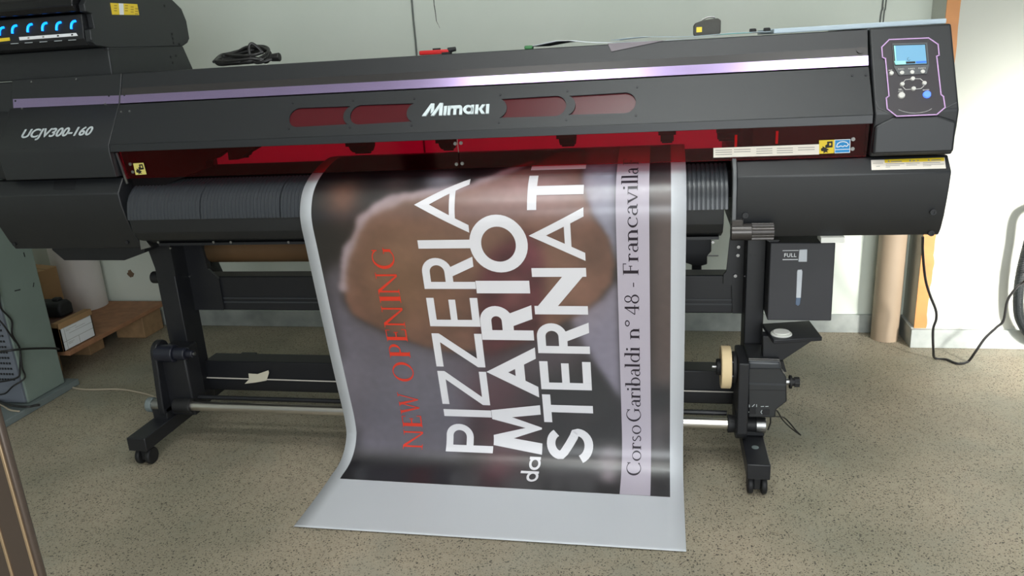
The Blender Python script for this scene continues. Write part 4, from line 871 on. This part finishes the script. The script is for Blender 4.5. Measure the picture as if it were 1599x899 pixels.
def lettering(name, polys, mt, h=.0020):
    """polygons in (u, s): triangulated, cut across the fall of the sheet and bent onto it"""
    bm = bmesh.new(); k_ = 0
    for p in polys:
        area_ = sum(p[i][0]*p[(i+1) % len(p)][1]-p[(i+1) % len(p)][0]*p[i][1] for i in range(len(p)))
        if abs(area_) < 1e-10: continue
        p = p if area_ > 0 else p[::-1]
        k_ = (k_+1) % 9; bm.faces.new([bm.verts.new((x, y, k_*.00002)) for x, y in p])
    bmesh.ops.triangulate(bm, faces=bm.faces[:])
    ys_ = [v.co.y for v in bm.verts]; s_ = math.floor(min(ys_)/.012)*.012
    while s_ < max(ys_):
        bmesh.ops.bisect_plane(bm, geom=bm.verts[:]+bm.edges[:]+bm.faces[:], plane_co=(0, s_, 0), plane_no=(0, 1, 0)); s_ += .012
    bm.verts.index_update(); mb = MB(); mb.add([bpos(v.co.x, v.co.y, h+v.co.z) for v in bm.verts], [tuple(v.index for v in f.verts) for f in bm.faces]); bm.free()
    org = ROOT[BN]; me = bpy.data.meshes.new(name); me.from_pydata([v-org for v in mb.v], [], mb.f); me.materials.append(mt)
    # make every face look outward from the sheet
    bm = bmesh.new(); bm.from_mesh(me); bm.normal_update()
    for f in bm.faces:
        if f.normal.y > 0 if abs(f.normal.y) > .3 else f.normal.z < 0: f.normal_flip()
    bm.to_mesh(me); bm.free()
    ob = bpy.data.objects.new(name, me); COL.objects.link(ob); ob.parent = BN; ROOT[ob] = org; return ob
def word(chars, ub, ut, w_over=None):
    """chars: (glyph, s_start, s_end, stroke) reading upwards; ub baseline u, ut cap-top u"""
    H_ = ub-ut; out = []
    for ch, s0, s1, t in chars:
        w = (s0-s1)/H_
        for p in sans(ch, w, t): out.append([(ub-y*H_, s0-x*H_) for x, y in p])
    return out
so = .45
pz = [('P', 1.579, 1.483, .148), ('I', 1.455, 1.428, .148), ('Z', 1.408, 1.284, .148), ('Z', 1.268, 1.151, .148), ('E', 1.127, 1.032, .148), ('R', 1.003, .905, .148), ('I', .876, .850, .148), ('A', .829, .668, .12)]
lettering('pizzeria_lettering', word([(c, a-so, b-so, t) for c, a, b, t in pz], -.526, -.679), LETW)
ma = [('M', 1.577, 1.402, .235), ('A', 1.373, 1.195, .205), ('R', 1.171, 1.058, .215), ('I', 1.017, .977, .27), ('O', .951, .779, .215)]
lettering('mario_lettering', word([(c, a-so, b-so, t) for c, a, b, t in ma], -.370, -.525), LETW)
sn = [('S', 1.593, 1.486, .175), ('T', 1.465, 1.361, .165), ('E', 1.342, 1.242, .165), ('R', 1.214, 1.113, .165), ('N', 1.084, .938, .17), ('A', .917, .764, .13), ('T', .769, .661, .165), ('I', .634, .607, .165)]
lettering('sternati_lettering', word([(c, a-so, b-so, t) for c, a, b, t in sn], -.209, -.361), LETW)
da = []
for ch, s0 in (('d', 1.678), ('a', 1.629)):
    for p in sans(ch, 1, .135): da.append([(-.372-y*.056*(1 if ch == 'd' else 1), s0-so-x*.070) for x, y in p])
lettering('small_da_lettering', da, LETW)
def fitted(groups, ub, ut):
    out = []; H_ = ub-ut
    for txt, s0, s1 in groups:
        adv = sum(roman(c)[1] for c in txt); k = (s0-s1)/adv; x_ = 0
        for c in txt:
            ps_, a_ = roman(c)
            for p in ps_: out.append([(ub-y*H_, s0-so-(x_+x)*k) for x, y in p])
            x_ += a_
    return out
TK, TH = .155, .062
for nm, gr in (('new_lettering', [('N', 1.578, 1.508), ('E', 1.506, 1.450), ('W', 1.455, 1.366)]), ('opening_lettering', [('O', 1.330, 1.250), ('P', 1.243, 1.186), ('E', 1.184, 1.131), ('N', 1.134, 1.056), ('I', 1.053, 1.021), ('N', 1.024, .946), ('G', .942, .867)])):
    lettering(nm, fitted(gr, -.757, -.822), LETR)['label'] = 'red serif word on the banner'
TK, TH = .145, .055
for g_ in (('Corso', 1.634, 1.464), ('Garibaldi', 1.455, 1.187), ('n°', 1.164, 1.097), ('48', 1.085, 1.017), ('-', .999, .980), ('Francavilla', .962, .636), ('F', .620, .580)):
    lettering('address_lettering', fitted([g_], -.067, -.1085), LETK)['label'] = 'dark serif address lettering'

# ================================================================== things on, under and beside the printer
t = thing('cardboard_tube', 'brown cardboard core tube held behind the printer stand', 'tube', (-1.0, 2.65, .55))
MB().pipe((-1.715, 2.65, .600), (.045, 2.65, .600), .055, .046, 40).build('tube_wall', COREM, t)
MB().cyl((-1.7145, 2.65, .600), (-1.69, 2.65, .600), .0455, 32).build('end_plug', RUBBER, t)

tag(MB().pipe((cx0, HY, HZ), (hx0-.0005, HY, HZ), .0635, .026, 48).build('core_ring', CREAM, bevel=.003), 'cream foam ring on the black take-up hub at the right', 'ring')

# string and tape on the lower crossbar
sy = 2.346
a_ = at(309, 589, 'Y', sy); b_ = at(1146, 612, 'Y', sy)
sgt = MB(); sgt.tube([(a_.x, sy, a_.z), ((a_.x+b_.x)/2, sy, (a_.z+b_.z)/2-.002), (b_.x, sy, b_.z)], .0024, 8, 10)
tag(sgt.build('string', mat('off white string', (205, 200, 190), .7)), 'thin off-white string stretched along the lower crossbar', 'string')
tp = [at(*p, 'Y', 2.341) for p in ((388, 583), (402, 584), (419, 578), (420, 582), (416, 594), (399, 597), (382, 599), (389, 592))]
tag(MB().py([(p.x, p.z) for p in tp], 2.3408, 2.3425).build('tape_piece', TAPEM), 'crumpled masking tape piece on the string of the lower crossbar', 'tape')

# on top of the printer
TZ0 = 1.266
def top(px_, Y=2.3): p = at(px_, 80, 'Y', Y); return p.x
cc = thing('coiled_power_cable', 'black power cable coiled in a flat bundle on top of the printer', 'cable', (-1.25, 2.28, TZ0))
def cp_(x, y, Y): return at(x, y, 'Y', Y)
def loop(pts, r=.0045): return [cp_(330+x/13.325, 60+y/13.325+dy, Y) for x, y, Y, dy in pts]
m_ = MB(); L1 = []
base = [(115, 500, 2.26, 0), (230, 390, 2.34, 0), (480, 330, 2.36, 0), (760, 230, 2.37, 0), (960, 180, 2.36, 0), (1150, 210, 2.34, 0), (1210, 300, 2.30, 0), (1120, 420, 2.25, 0), (850, 480, 2.22, 0), (500, 520, 2.22, 0), (220, 530, 2.23, 0)]
for k in range(7):
    for x, y, Y, d in base: L1.append((x+random.uniform(-35, 35)+k*14-40, y+random.uniform(-25, 25)+(10-k*22 if y > 450 else 36*k-50)*(.55), Y+random.uniform(-.012, .012), 0))
L1 = [(x, min(y, 545-(x-150)*.05), Y, d) for x, y, Y, d in L1]
m_.tube(loop(L1), .0045, 8, 5)
m_.tube(loop([(1060, 290, 2.24, 0), (960, 180, 2.235, 0), (840, 105, 2.23, 0), (785, 180, 2.225, 0), (800, 330, 2.22, 0), (850, 450, 2.22, 0), (950, 505, 2.22, 0), (1100, 480, 2.22, 0), (1260, 430, 2.23, 0)]), .0045, 8, 6)
m_.tube(loop([(300, 340, 2.24, 0), (550, 360, 2.22, 0), (850, 350, 2.22, 0), (1080, 290, 2.24, 0)]), .0045, 8, 6)
m_.tube(loop([(230, 440, 2.24, 0), (560, 400, 2.23, 0), (860, 400, 2.23, 0), (1090, 440, 2.24, 0)]), .0045, 8, 6)
m_.build('cable', CORD, cc)
a_ = cp_(330+1240/13.325, 60+400/13.325, 2.24); b_ = cp_(330+1425/13.325, 60+385/13.325, 2.24)
MB().cyl(a_, b_, .011, 8, .013).build('plug', CORD, cc, bevel=.002)
a_ = cp_(330+255/13.325, 60+390/13.325, 2.25); b_ = cp_(330+360/13.325, 60+370/13.325, 2.25)
MB().cyl(a_, b_, .008, 8).build('plug', CORD, cc, bevel=.002)

ct = thing('utility_cutter', 'small red cutter tool with black tip on top of the printer', 'cutter', (top(684), 2.25, TZ0))
x0, x1 = at(655, 84, 'Y', 2.25).x, at(702, 80, 'Y', 2.25).x; xe = at(712, 80, 'Y', 2.25).x
MB().pz([(x0, 2.243), (x0+.012, 2.240), (x1, 2.242), (x1, 2.262), (x0+.012, 2.260)], TZ0+.001, TZ0+.0135).build('handle', RED, ct, bevel=.003)
tp_ = MB(); tp_.cyl((x1-.004, 2.25, TZ0+.010), (xe, 2.25, TZ0+.013), .008, 14, .006); tp_.box(x1-.022, x1+.004, 2.241, 2.262, TZ0, TZ0+.006); tp_.build('tip', RUBBER, ct, bevel=.001)
xs = at(676, 79, 'Y', 2.25).x; MB().box(xs, xs+.022, 2.246, 2.256, TZ0+.0125, TZ0+.018).build('slider', RUBBER, ct, bevel=.001)

def sheet(name, pts, mt, label, cat, z, th=.0012, sag=None):
    """a loose sheet over the front edge: pts rows of (X, Y, Z)"""
    nr, nc = len(pts), len(pts[0]); mb = MB().add([p for r_ in pts for p in r_], [(j*nc+i, j*nc+i+1, (j+1)*nc+i+1, (j+1)*nc+i) for j in range(nr-1) for i in range(nc-1)])
    o = mb.build(name, mt, ang=50); s_ = o.modifiers.new('thickness', 'SOLIDIFY'); s_.thickness = th; s_.offset = 1; return tag(o, label, cat)
xa, xb, xc_, xd = (at(p, 75, 'Y', 2.19).x for p in (828, 955, 1130, 1200))
n_ = 14
rows = []
for j in range(5):
    yy = 2.175+.10*j; r_ = []
    for i in range(n_+1):
        f_ = i/n_; x_ = xa+(xc_-xa)*f_; lift = .012*math.exp(-((f_-.16)/.13)**2)*(1 if j < 2 else .7)+.0035+.002*math.sin(f_*7)
        r_.append((x_, yy, TZ0+lift))
    rows.append(r_)
sheet('paper_sheet', rows, PAPERW, 'curled white paper sheet lying on the printer beside the tape measure', 'paper', 0)
rows = []
for j in range(4):
    yy = 2.168+.11*j; rows.append([(xb+(xd-xb)*i/10+(.01 if j else 0), yy+(-.004 if j == 0 else 0), TZ0+.0085+.0015*math.sin(i)+.004*math.exp(-((i-2)/2)**2)) for i in range(11)])
sheet('plastic_sheet', rows, PAPERB, 'pale blue glossy sheet on top of the white paper', 'sheet', 0)
# grey corner that hangs over the edge
TS = Slope(A0, A1)
c0, c1, c2 = TS.px(949, 68.5), TS.px(1040, 62), TS.px(955, 81)
tag(MB().flat([[(c0[0], -.002), (c1[0], -.002), (c2[0], c2[1])]], TS.P, .0012, .0022).build('film_offcut', PAPERD), 'grey film corner folded down over the front edge of the printer top', 'film')
xg = at(1172, 55, 'Y', 2.2).x
tag(MB().box(at(1125, 55, 'Y', 2.2).x, xg, 2.17, 2.40, TZ0+.0082, TZ0+.0105).build('teal_folder', PAPERG), 'teal folder edge just right of the tape measure', 'folder')
x0 = at(1205, 50, 'Y', 2.25).x; x1 = at(1440, 45, 'Y', 2.4).x
tag(MB().box(x0, x1, 2.21, 2.58, TZ0+.0025, TZ0+.015).build('paper_pad', PAPERB, bevel=.002), 'flat pale grey blue pad on the right end of the printer top', 'pad')
gx = at(826, 72, 'Y', 2.18).x; tag(MB().box(gx-.012, gx+.010, 2.172, 2.20, TZ0, TZ0+.010).build('green_clip', GREENM, bevel=.003), 'small green clip at the left end of the white paper', 'clip')
for px_, lab in ((1176, 'small black clip nearest the tape measure on the printer top'), (1198, 'small black clip at the left end of the pale pad')):
    x_ = at(px_, 49, 'Y', 2.20).x; m_ = MB(); m_.px([(2.19, TZ0+.0105), (2.20, TZ0+.018), (2.215, TZ0+.019), (2.225, TZ0+.0105)], x_-.008, x_+.008); tag(m_.build('binder_clip', RUBBER, bevel=.002), lab, 'clip', None)
tm = thing('tape_measure', 'dark grey rubber tape measure with yellow sticker on the printer top', 'tape measure', (at(1105, 50, 'Y', 2.25).x, 2.25, TZ0+.0085))
x0, x1 = at(1083, 50, 'Y', 2.25).x, at(1125, 45, 'Y', 2.25).x; z0 = TZ0+.0085
prof = [(x0, z0+.004), (x0+.003, z0), (x1-.004, z0), (x1, z0+.006), (x1, z0+.036), (x1-.008, z0+.042), (x0+.028, z0+.040), (x0+.004, z0+.033), (x0, z0+.026)]
MB().py(prof, 2.235, 2.285).build('case', TAPEG, tm, bevel=.006, seg=3)
m_ = MB(); m_.tube([(x0+.022, 2.258, z0+.040), (x0+.036, 2.258, z0+.046), (x0+.052, 2.258, z0+.0455), (x0+.056, 2.258, z0+.040)], .0022, 8, 5); m_.build('belt_clip', STEEL, tm)
sa, sb = at(1087.5, 42.5, 'Y', 2.235), at(1096, 50, 'Y', 2.235)
MB().box(sa.x, sb.x, 2.2335, 2.236, sb.z, sa.z).build('sticker', YEL, tm)['label'] = 'yellow square sticker'

# ---- left background
bb = [at(x, y, 'Z', .03) for x, y in ((0, 666), (91, 610))]
tag(MB().box(-3.3, -2.462, 2.10, 2.66, 0, .028).build('base_board', BOARDB, bevel=.003), 'grey board lying on the floor under the grey green cabinet', 'board')
cb = thing('equipment_cabinet', 'grey green steel equipment cabinet with dotted vents at the left edge', 'cabinet', (-2.9, 2.5, .028))
MB().box(-3.25, -2.49, 2.415, 2.615, .0285, 1.02).build('cabinet_shell', CABG, cb, bevel=.004)
fp = MB().box(-3.24, -2.497, 2.405, 2.417, .034, 1.0).build('front_panel', CABF, cb, bevel=.002)
vn = MB()
for r_ in range(11):
    for c_ in range(7):
        xx = -2.520-.013*c_; z_ = .135+.023*r_; vn.box(xx-.0042, xx+.0042, 2.4035, 2.406, z_-.004, z_+.004)
vn.build('vent_holes', DARKER, fp)
sl_ = MB()
for (xa, ya), (xb, yb) in (((23, 454), (32, 452)), ((37, 394), (39, 401)), ((53, 441), (52, 448))):
    p, q = at(xa, ya, 'X', -2.4895), at(xb, yb, 'X', -2.4895); d = Vector((q.y-p.y, q.z-p.z)).normalized()*.002
    sl_.px([(p.y-d.y, p.z+d.x), (q.y-d.y, q.z+d.x), (q.y+d.y, q.z-d.x), (p.y+d.y, p.z-d.x)], -2.4905, -2.4892)
sl_.build('side_slots', DARKER, cb)
def cable(name, pts, r, mt, label, cat='cable', smooth=6, group=None):
    m_ = MB(); m_.tube(pts, r, 8, smooth); return tag(m_.build(name, mt), label, cat, group)
FY = 2.383
cable('data_cable', [at(-12, 430, 'Y', FY), at(-2, 455, 'X', -2.479), at(1, 480, 'X', -2.479), at(18, 500, 'X', -2.479), at(19, 522, 'X', -2.479), at(31, 545, 'X', -2.479), at(31, 575, 'X', -2.479), at(29, 588, 'X', -2.477), at(12, 594, 'Y', FY), at(-8, 597, 'Y', FY)], .0035, CORD, 'dark cable hanging in a wavy line down the side of the cabinet')
cable('data_cable', [at(-10, 490, 'Y', FY-.01), at(6, 508, 'X', -2.466), at(20, 528, 'X', -2.466), at(30, 541, 'X', -2.466), at(33, 560, 'X', -2.466), at(35, 575, 'X', -2.466), at(39, 586, 'X', -2.466), at(36, 593, 'X', -2.466), at(20, 603, 'Y', FY-.01), at(8, 614, 'Y', FY-.01), at(-10, 617, 'Y', FY-.01)], .0032, CORD, 'dark cable looping in front of the cabinet vents')
cable('power_lead', [at(-12, 549.5, 'Y', FY-.022), at(8, 548, 'Y', FY-.022), at(28, 545.5, 'X', -2.453), at(50, 544, 'X', -2.453), at(82, 543.5, 'X', -2.453), at(92, 545, 'X', -2.453)], .0045, CORD, 'thick black lead running across the cabinet side to the carton')
cable('power_lead', [at(-12, 622, 'Z', .046), at(4, 629, 'Z', .046), at(20, 633, 'Z', .046), at(42, 635, 'Z', .044), at(54, 633, 'Z', .040), at(62, 632, 'Z', .040)], .005, CORD, 'black lead curling over the grey base board')
cable('signal_cable', [at(-10, 626, 'Z', .0325), at(4, 633, 'Z', .0325), at(16, 640, 'Z', .0325), at(30, 642, 'Z', .0325)], .0035, PALEC, 'pale cable lying on the base board in front of the cabinet')
cable('floor_cable', [at(103, 600, 'Z', .004), at(118, 606, 'Z', .004), at(140, 608, 'Z', .004), at(185, 607.5, 'Z', .004), at(215, 612, 'Z', .004), at(240, 619, 'Z', .004), at(262, 632, 'Z', .004)], .0038, PALEC, 'pale cable running over the floor to the left foot of the printer')

PZ = .135
pl = thing('wooden_pallet', 'low wooden pallet with chipboard top against the left back wall', 'pallet', (-3.0, 3.0, 0))
MB().box(-3.5, -2.512, 2.70, 3.388, PZ-.020, PZ).build('pallet_top', WOODP, pl, bevel=.002)
for y0, y1, x1 in ((3.21, 3.36, -2.53), (2.98, 3.08, -2.66), (2.72, 2.80, -2.66)): MB().box(x1-.16, x1, y0, y1, 0, PZ-.020).build('pallet_block', WOODB, pl, bevel=.003)
vr = thing('vinyl_roll', 'upright white vinyl roll standing on the pallet by the wall', 'roll', (-2.91, 3.298, PZ))
MB().pipe((-2.91, 3.298, PZ), (-2.91, 3.298, .80), .108, .04, 48).build('rolled_vinyl', VINYL, vr); MB().pipe((-2.91, 3.298, PZ), (-2.91, 3.298, .802), .0395, .034, 24).build('roll_core', CARD, vr)
ctn = thing('tall_carton', 'plain brown carton behind the cabinet beside the white roll', 'carton', (-2.95, 3.02, PZ))
KP = [(-2.797, 3.050), (-2.805, 2.925), (-3.11, 3.005), (-3.102, 3.130)]
MB().pz(KP, PZ+.0005, .42).build('carton_body', CARD, ctn, bevel=.002)
MB().pz([(-2.800, 2.985), (-2.8005, 2.989), (-3.106, 3.070), (-3.1055, 3.066)], .4195, .4206).build('carton_seam', mat('carton seam', (128, 98, 66), .8), ctn)
lb = thing('labelled_carton', 'shallow cardboard box with white address label on the pallet front', 'carton', (-2.7, 2.78, PZ))
m_ = MB(); X0, X1, Y0, Y1, Z0, Z1 = -2.98, -2.530, 2.690, 2.890, PZ+.0005, .262
th = .006; m_.box(X0, X1, Y0, Y1, Z0, Z1-.016); m_.box(X1-th, X1, Y0, Y1, Z0, Z1); m_.box(X0, X1, Y0, Y0+th, Z0, Z1-.004)
m_.box(X1-.030, X1+.002, Y0, Y1, Z1-.006, Z1+.002); m_.box(X1-.002, X1+.006, Y0, Y1, Z1-.024, Z1+.002)
m_.build('box_tray', CARD, lb, bevel=.0012)
MB().box(X0+.01, X1-.010, Y0+.008, Y1-.004, Z1-.0155, Z1-.013).build('inner_flap', mat('dark brown flap', (98, 66, 54), .7), lb)
LX = X1+.001
MB().box(X1, LX+.0006, Y0+.010, Y1-.008, Z0+.004, Z1-.026).build('address_label', WHITEP, lb)['label'] = 'white address label'
m_ = MB()
for (ya, yb, za, zb) in ((Y0+.010, Y1-.008, .040, .0415), (Y0+.05, Y1-.008, .068, .0694), (Y0+.10, Y0+.1015, .006, .040), (Y0+.026, Y0+.0274, .006, .098)): m_.box(LX, LX+.001, ya, yb, Z0+za, Z0+zb)
for (ya, yb, za) in ((.034, .10, .088), (.034, .06, .082), (.09, .15, .078), (.034, .07, .030), (.034, .06, .024)): m_.box(LX, LX+.001, Y0+ya, Y0+yb, Z0+za, Z0+za+.0012)
m_.build('label_print', GREYINK, lb)
CZ = Z1-.0125
bg = thing('black_case', 'black rounded case lying on the labelled carton beside the cabinet', 'case', (-2.72, 2.84, CZ))
cxr = at(102, 472, 'Y', 2.84).x
MB().px([(2.805, CZ), (2.798, CZ+.035), (2.803, CZ+.060), (2.825, CZ+.072), (2.862, CZ+.072), (2.882, CZ+.050), (2.882, CZ)], -2.95, cxr).build('case_shell', RUBBER, bg, bevel=.012, seg=3)
MB().px([(2.822, CZ+.070), (2.828, CZ+.084), (2.852, CZ+.084), (2.858, CZ+.070)], cxr-.055, cxr-.022).build('case_handle', RUBBER, bg, bevel=.005)
tag(MB().box(-3.27, -3.215, 3.30, 3.33, PZ, .75).build('wood_lath', REDBR, bevel=.002), 'dark red wooden lath standing behind the plain carton', 'lath')

# ---- right background
tb = thing('upright_tube', 'tan cardboard tube standing upright in the right wall corner', 'tube', (.935, 3.335, 0))
q0 = at(1366, 450, 'Y', 3.335).x; q1 = at(1409, 450, 'Y', 3.335).x; rr = (q1-q0)/2
MB().pipe(((q0+q1)/2, 3.335, 0), ((q0+q1)/2, 3.335, 1.12), rr, rr-.006, 40).build('tube_wall', TUBEC, tb)
cable('mains_cable', [at(1441, 370, 'Y', 2.95), at(1441, 395, 'Y', 2.98), at(1445, 435, 'Y', 3.02), at(1452, 460, 'Y', 3.05), at(1461, 483, 'Y', 3.06), at(1462, 498, 'Y', 3.06), at(1457, 515, 'Y', 3.06), at(1457.5, 545, 'Y', 3.06), onfl(1460, 559, .005), onfl(1478, 561, .005), onfl(1490, 566, .005), onfl(1500, 567.5, .005), onfl(1512, 564, .005), at(1524, 548, 'Y', 3.06), at(1538, 528, 'Y', 3.07), at(1556, 511, 'Y', 3.08), at(1567, 500, 'Y', 3.08), at(1573, 470, 'Y', 3.08), at(1586, 450, 'Y', 3.08), at(1597, 441, 'Y', 3.08), at(1625, 425, 'Y', 3.05), (1.62, 3.08, .42), (1.80, 3.16, .48), (1.86, 3.235, .48)], .0048, CORD, 'black power cord drooping from the printer to the floor and up right', 'cord')
hp_ = [(3.17, 3.19, .95), (2.6, 3.16, .80), (2.0, 3.14, .70), (1.62, 3.13, .66), (1.48, 3.14, .62), at(1622, 330, 'Y', 3.15), at(1606, 380, 'Y', 3.16), at(1594, 430, 'Y', 3.17), at(1590, 470, 'Y', 3.175), at(1594, 500, 'Y', 3.175), at(1612, 526, 'Y', 3.175), at(1640, 533, 'Y', 3.17), (1.66, 3.16, .022), (2.1, 3.10, .020), (2.6, 3.12, .020)]
m_ = MB(); m_.tube(hp_, .017, 16, 36, rad=lambda i: .0165 if i % 2 else .0188)
tag(m_.build('corrugated_hose', HOSE, ang=10), 'black corrugated hose hanging in a loop at the right edge', 'hose')
m_ = MB(); m_.tube([(1.80, 3.14, 2.98), (1.70, 3.13, 2.2), (1.56, 3.12, 1.40), (1.45, 3.12, 1.05), (1.412, 3.12, .90), (1.408, 3.12, .82), (1.43, 3.12, .785), (1.49, 3.12, .82), (1.62, 3.12, 1.05), (1.85, 3.14, 1.8), (2.0, 3.15, 2.98)], .017, 14, 12)
tag(m_.build('hanging_hose', WIREW), 'grey hose loop hanging high on the white right wall', 'hose')
cable('wall_cable', [(-1.066, YB-.006, 2.99), (-1.066, YB-.006, 2.0), at(641.5, -12, 'Y', YB-.006), at(643, 0, 'Y', YB-.006), at(645, 25, 'Y', YB-.006), at(648, 55, 'Y', YB-.006), at(650.5, 82, 'Y', YB-.006), (-1.062, YB-.006, 1.0), (-1.062, YB-.006, .09)], .0042, WIREW, 'grey cable running down the back wall above the red cutter')
for k, dx in enumerate((0, 5)):
    cable('wall_cable', [(.85+dx*.003, YB-.004, 2.99), (.845+dx*.003, YB-.004, 2.0), at(1380+dx, -10, 'Y', YB-.004), at(1378.6+dx*.8, 12, 'Y', YB-.004), at(1374+dx, 37, 'Y', YB-.004), (at(1374+dx, 37, 'Y', YB).x, YB-.004, .9)], .0022 if k else .003, WIREW, ('left' if not k else 'right')+' one of two thin cables on the wall above the screen')

# ---- foreground post at the bottom left
fp_ = thing('metal_post', 'bronze metal post with bright edges in the bottom left foreground', 'post', (-1.06, .93, 0))
PX = at(65, 899, 'Y', .9).x
MB().box(PX-.16, PX, .90, .912, 0, .95).build('post_profile', BRONZE, fp_, bevel=.004)
MB().box(PX-.012, PX-.007, .8975, .9005, .002, .948).build('bright_edge', BRONZEL, fp_, bevel=.0008)
MB().box(PX-.058, PX-.053, .8975, .9005, .002, .948).build('bright_edge', BRONZEL, fp_, bevel=.0008)
